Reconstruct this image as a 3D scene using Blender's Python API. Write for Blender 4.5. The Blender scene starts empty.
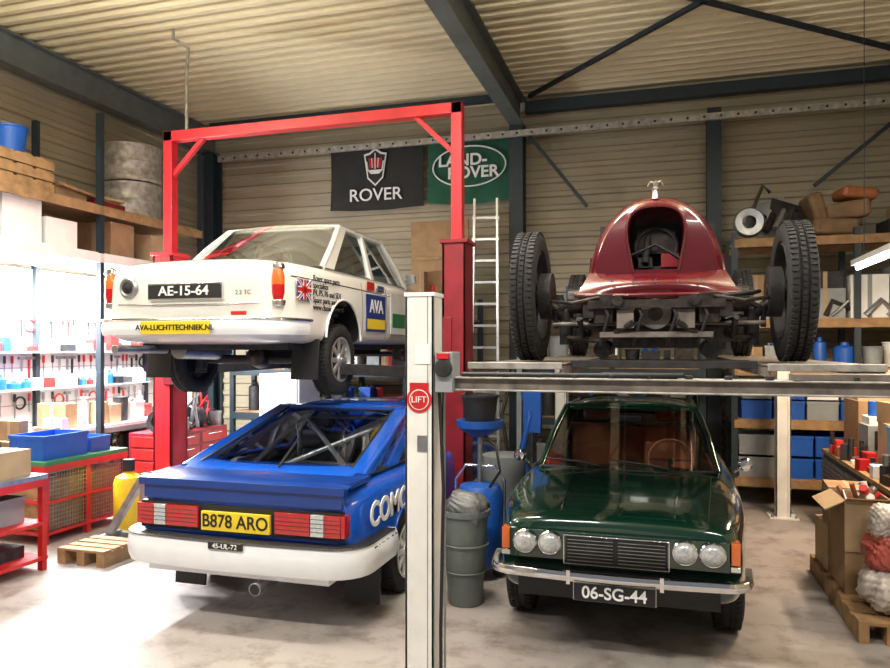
import bpy, bmesh, math, random
from mathutils import Vector, Matrix, Euler
from mathutils.bvhtree import BVHTree
R=random.Random(7)
SC=bpy.context.scene
COL=SC.collection
TH=math.atan(0.30)

# ---------------------------------------------------------------- materials
def _new(name):
    m=bpy.data.materials.new(name); m.use_nodes=True
    return m, m.node_tree.nodes, m.node_tree.links, m.node_tree.nodes['Principled BSDF']
def mat(name,col,rough=.5,metal=0,coat=0,var=.12,scale=6,bump=0,bscale=40,spec=.5,emit=None,es=0):
    m,n,l,b=_new(name)
    b.inputs['Roughness'].default_value=rough
    b.inputs['Metallic'].default_value=metal
    b.inputs['Coat Weight'].default_value=coat
    b.inputs['Coat Roughness'].default_value=.04
    b.inputs['Specular IOR Level'].default_value=spec
    tc=n.new('ShaderNodeTexCoord')
    ns=n.new('ShaderNodeTexNoise'); ns.inputs['Scale'].default_value=scale; ns.inputs['Detail'].default_value=6
    l.new(tc.outputs['Object'],ns.inputs['Vector'])
    cr=n.new('ShaderNodeValToRGB')
    c=Vector(col[:3])
    d=c*(1-var); u=c*(1+var*.6)
    cr.color_ramp.elements[0].color=(*d,1); cr.color_ramp.elements[0].position=.3
    cr.color_ramp.elements[1].color=(*[min(x,1) for x in u],1); cr.color_ramp.elements[1].position=.7
    l.new(ns.outputs['Fac'],cr.inputs['Fac']); l.new(cr.outputs['Color'],b.inputs['Base Color'])
    if bump:
        n2=n.new('ShaderNodeTexNoise'); n2.inputs['Scale'].default_value=bscale; n2.inputs['Detail'].default_value=5
        l.new(tc.outputs['Object'],n2.inputs['Vector'])
        bp=n.new('ShaderNodeBump'); bp.inputs['Strength'].default_value=bump; bp.inputs['Distance'].default_value=.02
        l.new(n2.outputs['Fac'],bp.inputs['Height']); l.new(bp.outputs['Normal'],b.inputs['Normal'])
    return m
def split_mat(name,lo,hi,z,rough=.25,coat=.6):
    m,n,l,b=_new(name)
    b.inputs['Roughness'].default_value=rough; b.inputs['Coat Weight'].default_value=coat; b.inputs['Coat Roughness'].default_value=.04
    tc=n.new('ShaderNodeTexCoord'); sp=n.new('ShaderNodeSeparateXYZ'); l.new(tc.outputs['Object'],sp.inputs[0])
    g=n.new('ShaderNodeMath'); g.operation='GREATER_THAN'; g.inputs[1].default_value=z; l.new(sp.outputs['Z'],g.inputs[0])
    mx=n.new('ShaderNodeMix'); mx.data_type='RGBA'
    mx.inputs[6].default_value=(*lo,1); mx.inputs[7].default_value=(*hi,1)
    l.new(g.outputs[0],mx.inputs[0]); l.new(mx.outputs[2],b.inputs['Base Color'])
    return m
def glass_mat(name,tint=(.8,.85,.85),refl=.12):
    m=bpy.data.materials.new(name); m.use_nodes=True; n=m.node_tree.nodes; l=m.node_tree.links; n.clear()
    o=n.new('ShaderNodeOutputMaterial'); t=n.new('ShaderNodeBsdfTransparent'); t.inputs[0].default_value=(*tint,1)
    g=n.new('ShaderNodeBsdfGlossy'); g.inputs['Roughness'].default_value=.03; g.inputs[0].default_value=(.9,.95,1,1)
    f=n.new('ShaderNodeFresnel'); f.inputs[0].default_value=1.5
    a=n.new('ShaderNodeMath'); a.operation='ADD'; a.inputs[1].default_value=refl; l.new(f.outputs[0],a.inputs[0])
    mx=n.new('ShaderNodeMixShader'); l.new(a.outputs[0],mx.inputs[0]); l.new(t.outputs[0],mx.inputs[1]); l.new(g.outputs[0],mx.inputs[2])
    l.new(mx.outputs[0],o.inputs[0]); return m
def emis(name,col,s):
    m=bpy.data.materials.new(name); m.use_nodes=True; n=m.node_tree.nodes; l=m.node_tree.links; n.clear()
    o=n.new('ShaderNodeOutputMaterial'); e=n.new('ShaderNodeEmission'); e.inputs[0].default_value=(*col,1); e.inputs[1].default_value=s
    l.new(e.outputs[0],o.inputs[0]); return m

GREEN=mat('paint_green',(.002,.030,.017),.14,coat=1,var=.05)
WHITEP=mat('paint_white',(.78,.77,.71),.28,coat=.7,var=.03)
BLUEP=split_mat('paint_blue_white',(.80,.83,.88),(.006,.085,.50),.50)
BLUE=mat('paint_blue',(.006,.085,.50),.22,coat=.8,var=.05)
BLUED=mat('paint_dark_blue',(.004,.04,.24),.3,coat=.5,var=.1)
WBUMP=mat('bumper_white',(.80,.82,.86),.3,coat=.5,var=.05)
MAROON=mat('paint_maroon',(.105,.004,.010),.26,coat=.7,var=.18)
RED=mat('lift_red',(.60,.018,.028),.38,coat=.3,var=.15,bump=.03)
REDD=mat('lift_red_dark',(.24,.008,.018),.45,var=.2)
CHROME=mat('chrome',(.75,.75,.76),.12,metal=1,var=.04)
STEEL=mat('steel',(.38,.39,.40),.38,metal=.9,var=.25,scale=10)
GALV=mat('galvanised',(.42,.40,.37),.5,metal=.5,var=.4,scale=14)
RUSTY=mat('worn_steel_plate',(.20,.17,.15),.55,metal=.4,var=.5,scale=12,bump=.1)
RUBBER=mat('rubber',(.013,.013,.014),.75,var=.3,bump=.15,bscale=60)
BLACK=mat('black_plastic',(.012,.012,.014),.5,var=.2)
DARK=mat('dark_metal',(.03,.03,.033),.6,metal=.3,var=.5,scale=15,bump=.1)
GREASE=mat('greasy_mechanics',(.045,.036,.032),.45,metal=.5,var=.6,scale=20,bump=.2)
TEAL=mat('structure_teal',(.014,.026,.036),.5,var=.2)
BEAMG=mat('structure_grey',(.12,.14,.14),.5,var=.2)
GLASS=glass_mat('window_glass',(.92,.95,.94),.09)
GLASSH=glass_mat('hatch_glass',(.85,.9,.95),.26)
GLASSW=glass_mat('window_glass_light',(.85,.92,.9),.42)
LENSR=mat('lens_red',(.50,.008,.010),.15,coat=1,var=.15,scale=30)
LENSO=mat('lens_orange',(.70,.14,.015),.2,coat=1,var=.1)
LENSC=mat('lens_clear',(.62,.66,.68),.08,metal=.35,coat=1,var=.3,scale=60)
YELLOW=mat('plate_yellow',(.85,.62,.03),.4,var=.03)
WHITE=mat('white_plastic',(.82,.82,.80),.45,var=.06)
CREAM=mat('post_cream',(.74,.73,.69),.42,var=.12,scale=5,bump=.03)
BROWN=mat('leather_brown',(.36,.12,.045),.5,var=.25,bump=.1)
CARD=mat('cardboard',(.31,.19,.10),.85,var=.18,scale=8)
CARD2=mat('cardboard_light',(.42,.30,.18),.85,var=.15)
WOOD=mat('wood',(.32,.19,.085),.75,var=.35,scale=9,bump=.1)
BLUEC=mat('crate_blue',(.010,.09,.42),.45,var=.12)
BLUEL=mat('crate_light_blue',(.10,.30,.55),.45,var=.12)
GREYC=mat('crate_grey',(.25,.27,.28),.5,var=.12)
BINM=mat('bin_grey_green',(.13,.15,.14),.5,var=.2)
ORANGE=mat('beam_orange',(.55,.16,.04),.5,var=.15)
YEL=mat('yellow_can',(.75,.50,.02),.4,var=.15)
GREENC=mat('green_plastic',(.03,.20,.08),.5,var=.15)
REDS=mat('red_plastic',(.50,.015,.015),.45,var=.15)
FABRIC=mat('tan_fabric',(.20,.12,.065),.85,var=.3,bump=.3)
FLAGB=mat('flag_black',(.022,.022,.022),.85,var=.2,bump=.2,bscale=8)
FLAGG=mat('flag_green',(.012,.09,.05),.85,var=.2,bump=.2,bscale=8)
INK=mat('ink_black',(.01,.01,.012),.5,var=0)
INKW=mat('ink_white',(.8,.8,.8),.5,var=0)
INKB=mat('ink_blue',(.01,.03,.2),.5,var=0)
INTER=mat('car_interior',(.03,.028,.028),.8,var=.3)
TUBE=emis('fluorescent_tube',(1,.97,.9),45)
ALU=mat('aluminium',(.6,.61,.62),.35,metal=.8,var=.15)
BAG=mat('bin_bag',(.15,.155,.15),.35,var=.4,bump=.5,bscale=15)
BAGW=mat('plastic_bag_white',(.55,.50,.46),.3,var=.35,bump=.9,bscale=14)
BAGR=mat('plastic_bag_red',(.40,.08,.06),.35,var=.5,bump=.9,bscale=14)

# ---------------------------------------------------------------- mesh builder
class M:
    def __init__(s): s.v=[];s.f=[];s.mi=[];s.mats=[]
    def mx(s,m):
        if m not in s.mats: s.mats.append(m)
        return s.mats.index(m)
    def add(s,vs,fs,m,T=None):
        o=len(s.v); k=s.mx(m)
        for p in vs:
            p=Vector(p); s.v.append(T@p if T else p)
        for f in fs: s.f.append([i+o for i in f]); s.mi.append(k)
        return s
    def box(s,c,d,m,rot=(0,0,0),taper=1):
        x,y,z=d[0]/2,d[1]/2,d[2]/2; t=taper
        vs=[(-x*t,-y*t,-z),(x*t,-y*t,-z),(x*t,y*t,-z),(-x*t,y*t,-z),(-x,-y,z),(x,-y,z),(x,y,z),(-x,y,z)]
        fs=[(0,3,2,1),(4,5,6,7),(0,1,5,4),(1,2,6,5),(2,3,7,6),(3,0,4,7)]
        return s.add(vs,fs,m,Matrix.Translation(c)@Euler(rot).to_matrix().to_4x4())
    def bb(s,x0,x1,y0,y1,z0,z1,m): return s.box(((x0+x1)/2,(y0+y1)/2,(z0+z1)/2),(abs(x1-x0),abs(y1-y0),abs(z1-z0)),m)
    def bar(s,a,b,w,h,m,up=(0,0,1)):
        a=Vector(a);b=Vector(b);d=b-a;L=d.length;d.normalize();u=Vector(up)
        if abs(d.dot(u))>.98:u=Vector((0,1,0)) if abs(d.y)<.9 else Vector((1,0,0))
        x=d.cross(u).normalized();z=x.cross(d).normalized()
        T=Matrix((x,d,z)).transposed().to_4x4();T.translation=(a+b)/2
        vs=[];
        for sz in(-1,1):
            for sx,sy in((-1,-1),(1,-1),(1,1),(-1,1)): vs.append((sx*w/2,sy*L/2,sz*h/2))
        return s.add(vs,[(0,3,2,1),(4,5,6,7),(0,1,5,4),(1,2,6,5),(2,3,7,6),(3,0,4,7)],m,T)
    def cyl(s,a,b,r,m,r2=None,n=20):
        a=Vector(a);b=Vector(b);d=b-a;r2=r if r2 is None else r2
        q=d.to_track_quat('Z','Y').to_matrix().to_4x4();q.translation=a;L=d.length
        vs=[(r*math.cos(2*math.pi*i/n),r*math.sin(2*math.pi*i/n),0) for i in range(n)]+[(r2*math.cos(2*math.pi*i/n),r2*math.sin(2*math.pi*i/n),L) for i in range(n)]
        fs=[(i,(i+1)%n,n+(i+1)%n,n+i) for i in range(n)]+[tuple(range(n))[::-1],tuple(range(n,2*n))]
        return s.add(vs,fs,m,q)
    def lathe(s,c,prof,m,axis='Z',n=32,T=None):
        vs=[];fs=[];k=len(prof)
        for i in range(n):
            a=2*math.pi*i/n
            for r,h in prof:
                x,y=r*math.cos(a),r*math.sin(a)
                vs.append({'Z':(x,y,h),'X':(h,x,y),'Y':(x,h,y)}[axis])
        for i in range(n):
            j=(i+1)%n
            for t in range(k-1): fs.append((i*k+t,j*k+t,j*k+t+1,i*k+t+1))
        TT=Matrix.Translation(c)
        if T: TT=TT@T
        return s.add(vs,fs,m,TT)
    def tube(s,pts,r,m,n=10,closed=False):
        pts=[Vector(p) for p in pts];N=len(pts);vs=[];fs=[];prev=None
        for i,p in enumerate(pts):
            if closed: d=pts[(i+1)%N]-pts[i-1]
            else: d=pts[min(i+1,N-1)]-pts[max(i-1,0)]
            d.normalize()
            if prev is None:
                u=Vector((0,0,1)) if abs(d.z)<.9 else Vector((1,0,0)); x=d.cross(u).normalized()
            else: x=(prev-d*prev.dot(d)).normalized()
            prev=x;y=d.cross(x)
            for k in range(n):
                a=2*math.pi*k/n; vs.append(p+r*(x*math.cos(a)+y*math.sin(a)))
        for i in range(N if closed else N-1):
            j=(i+1)%N
            for k in range(n): fs.append((i*n+k,i*n+(k+1)%n,j*n+(k+1)%n,j*n+k))
        if not closed: fs+= [tuple(range(n))[::-1],tuple(range((N-1)*n,N*n))]
        return s.add(vs,fs,m)
    def ring(s,c,R_,r,m,axis='Y',n=32,T=None):
        prof=[(R_+r*math.cos(a),r*math.sin(a)) for a in [2*math.pi*k/8 for k in range(9)]]
        return s.lathe(c,prof,m,axis,n,T)
    def patch(s,a,b,c,d,m,bul=(0,0,0),n=10,flat=False):
        a,b,c,d,bul=map(Vector,(a,b,c,d,bul));vs=[];fs=[]
        for i in range(n+1):
            for j in range(n+1):
                u=i/n;v=j/n
                w=(1-(2*u-1)**4)*(1-(2*v-1)**4) if flat else math.sin(math.pi*u)*math.sin(math.pi*v)
                if flat=='x': w=(1-(2*u-1)**2)
                vs.append(a*(1-u)*(1-v)+b*u*(1-v)+c*u*v+d*(1-u)*v+bul*w)
        for i in range(n):
            for j in range(n): fs.append((i*(n+1)+j,(i+1)*(n+1)+j,(i+1)*(n+1)+j+1,i*(n+1)+j+1))
        return s.add(vs,fs,m)
    def panel(s,pts,th,m):
        pts=[Vector(p) for p in pts];n=(pts[1]-pts[0]).cross(pts[2]-pts[0]).normalized()*th/2;k=len(pts)
        vs=[p+n for p in pts]+[p-n for p in pts]
        fs=[tuple(range(k)),tuple(range(k,2*k))[::-1]]+[(i,i+k,(i+1)%k+k,(i+1)%k) for i in range(k)]
        return s.add(vs,fs,m)
    def done(s,name,parent=None,loc=(0,0,0),rz=0,bevel=0,sub=0,solid=0):
        me=bpy.data.meshes.new(name);me.from_pydata([tuple(v) for v in s.v],[],s.f)
        for m in s.mats: me.materials.append(m)
        me.polygons.foreach_set('material_index',s.mi)
        bm=bmesh.new();bm.from_mesh(me);bmesh.ops.recalc_face_normals(bm,faces=bm.faces);bm.to_mesh(me);bm.free()
        me.polygons.foreach_set('use_smooth',[True]*len(me.polygons))
        me.set_sharp_from_angle(angle=math.radians(38)); me.update()
        o=bpy.data.objects.new(name,me);COL.objects.link(o);o.location=loc;o.rotation_euler=(0,0,rz)
        if parent:o.parent=parent
        if solid:
            k=o.modifiers.new('s','SOLIDIFY');k.thickness=solid;k.offset=-1
        if bevel:
            k=o.modifiers.new('b','BEVEL');k.width=bevel;k.segments=3 if bevel>.02 else 2;k.limit_method='ANGLE';k.angle_limit=math.radians(50);k.harden_normals=False
        if sub:
            k=o.modifiers.new('ss','SUBSURF');k.levels=sub;k.render_levels=sub
        return o
def empty(name,loc=(0,0,0),rz=0):
    e=bpy.data.objects.new(name,None);COL.objects.link(e);e.location=loc;e.rotation_euler=(0,0,rz);e.empty_display_size=.2;return e
def text(s,size,loc,m,parent,name='lettering',rot=(math.pi/2,0,0),sx=1,bold=0,align='CENTER',ext=.002):
    c=bpy.data.curves.new(name,'FONT');c.body=s;c.size=size;c.align_x=align;c.align_y='CENTER';c.extrude=ext;c.offset=bold
    c.materials.append(m);o=bpy.data.objects.new(name,c);COL.objects.link(o);o.location=loc;o.rotation_euler=rot;o.scale=(sx,1,1)
    if parent:o.parent=parent
    return o

# ---------------------------------------------------------------- car body
def ring_pts(y,w,zb,zsh,zf,zh):
    zm=zb+(zsh-zb)*.5
    h=[(0,zb),(.6*w,zb),(.94*w,zb+.01),(.985*w,zb+.07),(w,zm-.06),(w,zm+.06),(.985*w,zsh-.03),(.955*w,zsh+.02),(.88*w,zf-.005),(.6*w,zh),(.3*w,zh+.006),(0,zh+.008)]
    return y,h
def make_body(name,secs,m,arches,cav,parent):
    rings=[ring_pts(*q) for q in secs]
    vs=[];n=None
    for y,h in rings:
        r=[(x,y,z) for x,z in h]+[(-x,y,z) for x,z in h[-2:0:-1]]
        n=len(r);vs+=r
    fs=[]
    for i in range(len(rings)-1):
        for k in range(n): fs.append((i*n+k,i*n+(k+1)%n,(i+1)*n+(k+1)%n,(i+1)*n+k))
    hn=len(rings[0][1])
    for base in(0,(len(rings)-1)*n):
        for k in range(hn-1):
            a=base+k;b=base+k+1;d=base+(n-k)%n
            f=[a,b]+([base+(n-(k+1))%n] if k+1<hn-1 else [])+([d] if k>0 else [])
            fs.append(tuple(f))
    me=bpy.data.meshes.new(name);me.from_pydata(vs,[],fs);me.materials.append(m)
    bm=bmesh.new();bm.from_mesh(me);bmesh.ops.recalc_face_normals(bm,faces=bm.faces);bm.to_mesh(me);bm.free()
    o=bpy.data.objects.new(name,me);COL.objects.link(o)
    k=o.modifiers.new('ss','SUBSURF');k.levels=2;k.render_levels=2
    cut=[]
    def cutter(q):
        c=q.done('cut');cut.append(c)
        b=o.modifiers.new('bo','BOOLEAN');b.object=c;b.operation='DIFFERENCE';b.solver='EXACT';b.material_mode='TRANSFER'
    W=max(q[1] for q in secs)
    for (y,z,r) in arches:
        for sg in(-1,1):
            q=M();q.cyl((sg*(W-.27),y,z),(sg*(W+.2),y,z),r,BLACK,n=40);cutter(q)
    if cav:
        q=M();q.bb(-cav[0],cav[0],cav[1],cav[2],cav[3],cav[3]+1.2,INTER);cutter(q)
    dg=bpy.context.evaluated_depsgraph_get();dg.update()
    me2=bpy.data.meshes.new_from_object(o.evaluated_get(dg),depsgraph=dg)
    bpy.data.objects.remove(o)
    for c in cut:bpy.data.objects.remove(c)
    me2.polygons.foreach_set('use_smooth',[True]*len(me2.polygons));me2.set_sharp_from_angle(angle=math.radians(42))
    o=bpy.data.objects.new(name,me2);COL.objects.link(o);o.parent=parent
    bm=bmesh.new();bm.from_mesh(me2);bvh=BVHTree.FromBMesh(bm);bm.free()
    return o,bvh
def hit(bvh,o,d):
    r=bvh.ray_cast(Vector(o),Vector(d));return r[0]
def seam(m,bvh,pts,d,matr=BLACK,r=.004,off=.0):
    out=[]
    for i in range(len(pts)-1):
        a=Vector(pts[i]);b=Vector(pts[i+1]);k=max(2,int((b-a).length/.05))
        for j in range(k+(i==len(pts)-2)):
            p=a.lerp(b,j/k);h=hit(bvh,p,d)
            if h: out.append(h-Vector(d)*off)
    if len(out)>1:m.tube(out,r,matr,n=6)
def archlip(m,W,y,z,r,s,matr,a0=-10,a1=190):
    m.tube([(s*W,y+r*math.cos(math.radians(a)),z+r*math.sin(math.radians(a))) for a in range(a0,a1+1,8)],.012,matr,n=8)
def wheel(m,c,r,w,rr,sg,style='steel',rim=ALU,n=44):
    x,y,z=c
    h=w/2
    m.lathe(c,[(rr,-h+.01),(rr+.02,-h),(r-.05,-h-.006),(r-.02,-h+.004),(r-.004,-h+.02),(r,-h+.035),(r-.006,-h+.037),(r-.006,-h+.045),(r,-h+.047),(r,-.012),(r-.008,-.01),(r-.008,.01),(r,.012),(r,h-.047),(r-.006,h-.045),(r-.006,h-.037),(r,h-.035),(r-.004,h-.02),(r-.02,h-.004),(r-.05,h+.006),(rr+.02,h),(rr,h-.01)],RUBBER,'X',n)
    for i in range(60):
        a=2*math.pi*i/60
        for row in(-1,1): m.box((x+row*(h-.03),y+(r+.001)*math.cos(a),z+(r+.001)*math.sin(a)),(.045,.014,.008),RUBBER,rot=(a-math.pi/2,0,row*.3))
    m.lathe(c,[(rr+.004,sg*h),(rr-.012,sg*(h+.004)),(rr-.02,sg*(h-.02)),(rr-.03,sg*(h-.06)),(.05,sg*(h-.055)),(.001,sg*(h-.055))],rim,'X',n)
    m.lathe(c,[(rr+.004,-sg*h),(rr-.03,-sg*(h-.04)),(.001,-sg*(h-.03))],DARK,'X',n)
    if style=='alloy':
        m.lathe(c,[(rr-.025,sg*(h-.054)),(.06,sg*(h-.05))],BLACK,'X',n)
        k=8
        for i in range(k):
            a=2*math.pi*i/k;ca,sa=math.cos(a),math.sin(a)
            m.bar((x+sg*(h-.02),y+.03*ca,z+.03*sa),(x+sg*(h-.03),y+(rr-.01)*ca,z+(rr-.01)*sa),.04,.02,rim,up=(1,0,0))
        m.cyl((x+sg*(h-.05),y,z),(x+sg*(h+.0),y,z),.055,rim)
        m.cyl((x+sg*(h),y,z),(x+sg*(h+.015),y,z),.025,CHROME)
    elif style=='steel':
        m.lathe(c,[(.15,sg*(h-.052)),(.13,sg*(h-.015)),(.06,sg*(h+.0)),(.001,sg*(h+.005))],CHROME,'X',n)
        for i in range(10):
            a=2*math.pi*i/10;m.cyl((x+sg*(h-.07),y+(rr-.035)*math.cos(a),z+(rr-.035)*math.sin(a)),(x+sg*(h-.05),y+(rr-.035)*math.cos(a),z+(rr-.035)*math.sin(a)),.014,BLACK,n=10)
def sweep(m,path,z0,z1,th,matr,bulge=.0):
    P=[Vector((a,b,0)) for a,b in path];vs=[];fs=[];N=len(P)
    sec=[(-th/2,z0),(th*.35+bulge,z0),(th/2+bulge,z0+(z1-z0)*.2),(th/2+bulge*1.4,(z0+z1)/2),(th/2+bulge,z0+(z1-z0)*.8),(th*.35+bulge,z1),(-th/2,z1)]
    for i,p in enumerate(P):
        d=(P[min(i+1,N-1)]-P[max(i-1,0)]).normalized();nn=Vector((d.y,-d.x,0))
        for o_,z in sec: vs.append((p.x+nn.x*o_,p.y+nn.y*o_,z))
    k=len(sec)
    for i in range(N-1):
        for j in range(k):fs.append((i*k+j,i*k+(j+1)%k,(i+1)*k+(j+1)%k,(i+1)*k+j))
    fs+=[tuple(range(k)),tuple(range((N-1)*k,N*k))[::-1]]
    m.add(vs,fs,matr)
def upath(w,y,back,rc=.12,n=6,bow=.03,flare=0):
    pts=[(-w-flare,y+back)];
    for i in range(n+1):
        a=math.pi+ (math.pi/2)*i/n; pts.append((-w+rc+rc*math.cos(a),y+rc+rc*math.sin(a)))
    for i in range(1,8):
        t=i/8;x=(-w+rc)*(1-t)+(w-rc)*t;pts.append((x,y-bow*math.sin(math.pi*t)))
    for i in range(n+1):
        a=-math.pi/2+(math.pi/2)*i/n; pts.append((w-rc+rc*math.cos(a),y+rc+rc*math.sin(a)))
    pts.append((w+flare,y+back));return pts
def lerp(a,b,t):return a+(b-a)*t
def cabin(parent,by,hb,zb,ry,hr,zr,pillars,paint,glass,crown=.05,gb0=.08,gb1=.06,g1=None):
    def BP(t,s=1):return Vector((s*lerp(hb[0],hb[1],t),lerp(by[0],by[1],t),lerp(zb[0],zb[1],t)))
    def RP(t,s=1):return Vector((s*lerp(hr[0],hr[1],t),lerp(ry[0],ry[1],t),lerp(zr[0],zr[1],t)))
    m=M()
    m.patch(RP(0,-1)+Vector((0,-.02,0)),RP(0,1)+Vector((0,-.02,0)),RP(1,1)+Vector((0,.02,0)),RP(1,-1)+Vector((0,.02,0)),paint,(0,0,crown),14,flat=True)
    m.done('roof',parent,solid=.03)
    m=M()
    for s in(-1,1):
        for tb,tr,wb,wr in pillars:
            b0,b1=max(tb-wb,0),min(tb+wb,1);r0,r1=max(tr-wr,0),min(tr+wr,1)
            m.panel([BP(b0,s),BP(b1,s),RP(r1,s),RP(r0,s)],.035,paint)
        m.tube([RP(t/8,s)-Vector((0,0,.005)) for t in range(9)],.024,paint,n=10)
        m.tube([BP(t/8,s) for t in range(9)],.016,CHROME if paint is not BLUE else BLACK,n=8)
        for e in(0,1): m.tube([BP(e,s),(BP(e,s)+RP(e,s))/2+Vector((s*.012,0,.01)),RP(e,s)],.026,paint,n=10)
    for e in(0,1):
        m.tube([RP(e,-1)+(RP(e,1)-RP(e,-1))*t/8+Vector((0,0,crown*.35*math.sin(math.pi*t/8))) for t in range(9)],.022,paint,n=8)
        dy=-1 if e==0 else 1
        m.tube([BP(e,-1)+(BP(e,1)-BP(e,-1))*t/10+Vector((0,dy*(gb0 if e==0 else gb1)*.9*math.sin(math.pi*t/10),.0)) for t in range(11)],.014,BLACK,n=8)
    m.done('pillars',parent)
    m=M()
    m.patch(BP(0,-1),BP(0,1),RP(0,1),RP(0,-1),glass,(0,-gb0,.02),12,flat='x')
    m.patch(BP(1,-1),BP(1,1),RP(1,1),RP(1,-1),g1 or glass,(0,gb1,.02),12,flat='x')
    for s in(-1,1):
        i=Vector((-s*.012,0,0));m.patch(BP(.02,s)+i,BP(.98,s)+i,RP(.98,s)+i,RP(.02,s)+i,glass,(s*.01,0,0),6)
    m.done('glazing',parent)
    return BP,RP
def seats(parent,xs,y,z0,face,matr,h=.55):
    m=M()
    for x in xs:
        m.box((x,y,z0+.1),(.46,.5,.16),matr)
        m.box((x,y-face*.26,z0+.1+h/2),(.46,.13,h),matr,rot=(face*.18,0,0))
        m.box((x,y-face*.32,z0+.2+h),(.26,.09,.14),matr,rot=(face*.18,0,0))
    m.done('seats',parent,bevel=.04)
def round_lamp(m,c,r,dy,rim=CHROME,lens=LENSC):
    m.lathe(c,[(r+.014,.03*-dy),(r+.016,.012*dy),(r+.008,.022*dy),(r,.016*dy)],rim,'Y',28)
    m.lathe(c,[(r,.016*dy),(r*.85,.028*dy),(r*.5,.038*dy),(.001,.042*dy)],lens,'Y',28)

# ================================================================ GREEN SALOON
g=empty('green_saloon_car',(-.265,4.47,0))
gs=[(.06,.65,.42,.72,.775,.785),(.075,.685,.38,.76,.815,.83),(.14,.72,.34,.79,.85,.862),(.40,.775,.30,.82,.875,.888),(.8,.83,.27,.838,.893,.91),(1.4,.845,.26,.85,.912,.935),(2.2,.845,.26,.86,.91,.94),(3.2,.845,.26,.86,.91,.94),(3.9,.835,.28,.85,.90,.92),(4.4,.80,.34,.81,.86,.87),(4.5,.75,.4,.75,.79,.79)]
ob,bv=make_body('bodywork',gs,GREEN,[(.78,.33,.355),(3.39,.33,.355)],(.66,1.62,3.6,.45),g)
cabin(g,(1.50,3.78),(.69,.66),(.925,.925),(2.12,3.2),(.555,.55),(1.375,1.37),[(0,0,.012,.02),(.52,.42,.02,.03),(.93,.93,.09,.09)],GREEN,GLASS,crown=.045)
m=M()
G0=.055
m.bb(-.30,.30,G0-.035,G0+.04,.575,.745,BLACK)
for sx in(-1,1):
    m.bb(sx*.012,sx*.295,G0-.040,G0-.034,.582,.738,DARK)
    for i in range(7): m.bb(sx*.015,sx*.29,G0-.05,G0-.035,.590+i*.021,.593+i*.021,STEEL)
    for i in range(1,5): m.bb(sx*i*.058-.0015,sx*i*.058+.0015,G0-.046,G0-.035,.58,.74,DARK)
m.bb(-.31,.31,G0-.05,G0-.02,.742,.748,CHROME);m.bb(-.31,.31,G0-.05,G0-.02,.568,.573,CHROME)
m.bb(-.314,-.308,G0-.05,G0-.02,.568,.748,CHROME);m.bb(.308,.314,G0-.05,G0-.02,.568,.748,CHROME)
m.bb(-.65,.65,G0-.028,G0+.04,.585,.76,GREEN)
for x in(-.555,-.40,.40,.555): round_lamp(m,(x,G0-.035,.685),.060,-1)
for s in(-1,1):
    m.box((s*.685,G0+.04,.69),(.05,.09,.13),LENSO); m.box((s*.685,G0+.04,.60),(.055,.09,.03),CHROME)
sweep(m,upath(.755,-.05,.34,.14,bow=.04,flare=.02),.495,.55,.03,CHROME,bulge=.012)
m.bb(-.64,.64,.0,.08,.50,.53,BLACK)
for s in(-1,1): m.bb(s*.27-.012,s*.27+.012,-.115,-.08,.48,.565,CHROME)
m.bb(-.235,.235,-.125,-.112,.395,.495,INK);m.bb(-.24,.24,-.113,-.107,.39,.50,ALU)
m.bb(-.60,.60,.03,.14,.35,.50,BLACK)
for x in(-.32,.2): m.tube([(x+.12,1.40,.955),(x-.05,1.44,.98),(x-.34,1.50,.99)],.008,BLACK)
for s in(-1,1):
    m.tube([(s*.83,1.75,.90),(s*.88,1.72,.95)],.008,CHROME);m.lathe((s*.91,1.72,.97),[(.001,-.03),(.04,-.025),(.055,0),(.053,.005),(.001,.008)],CHROME,'Y',20)
    for y in(.78,3.39): wheel(m,(s*.69,y,.318),.31,.175,.19,s,'steel',ALU)
m.cyl((-.6,.78,.3),(.6,.78,.3),.035,DARK);m.cyl((-.6,3.39,.3),(.6,3.39,.3),.035,DARK)
m.done('trim_and_wheels',g,bevel=.004)
m=M()
for s in(-1,1):
    seam(m,bv,[(s*.54,.16,2),(s*.59,.8,2),(s*.63,1.36,2)],(0,0,-1),r=.003)
    seam(m,bv,[(s*3,1.55,.9),(s*3,1.55,.35)],(-s,0,0),r=.003);seam(m,bv,[(s*3,2.5,.9),(s*3,2.5,.35)],(-s,0,0),r=.003)
seam(m,bv,[(-.63,1.36,2),(.63,1.36,2)],(0,0,-1),r=.003)
seam(m,bv,[(0,.14,2),(0,1.3,2)],(0,0,-1),GREEN,r=.008)
for s in(-1,1): seam(m,bv,[(s*.34,.14,2),(s*.40,1.3,2)],(0,0,-1),GREEN,r=.008)
m.done('panel_seams',g)
seats(g,(-.34,.34),2.42,.55,-1,BROWN,.52)
m=M();m.ring((.34,1.93,.95),.18,.012,BROWN,'Z',32,Matrix.Rotation(math.radians(65),4,'X'))
m.tube([(.16,1.93,.95),(.52,1.93,.95)],.009,CHROME);m.cyl((.34,1.93,.95),(.34,1.66,.84),.02,BLACK)
m.bb(-.62,.62,1.63,1.78,.70,.90,INTER);m.box((0,3.3,.82),(1.2,.2,.5),BROWN,rot=(-.2,0,0));m.box((0,2.14,1.27),(.2,.02,.06),BLACK)
m.done('dashboard_and_steering',g,bevel=.01)
text('06-SG-44',.10,(0,-.128,.445),INKW,g,'plate_text',bold=.0015,sx=.98)

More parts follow.
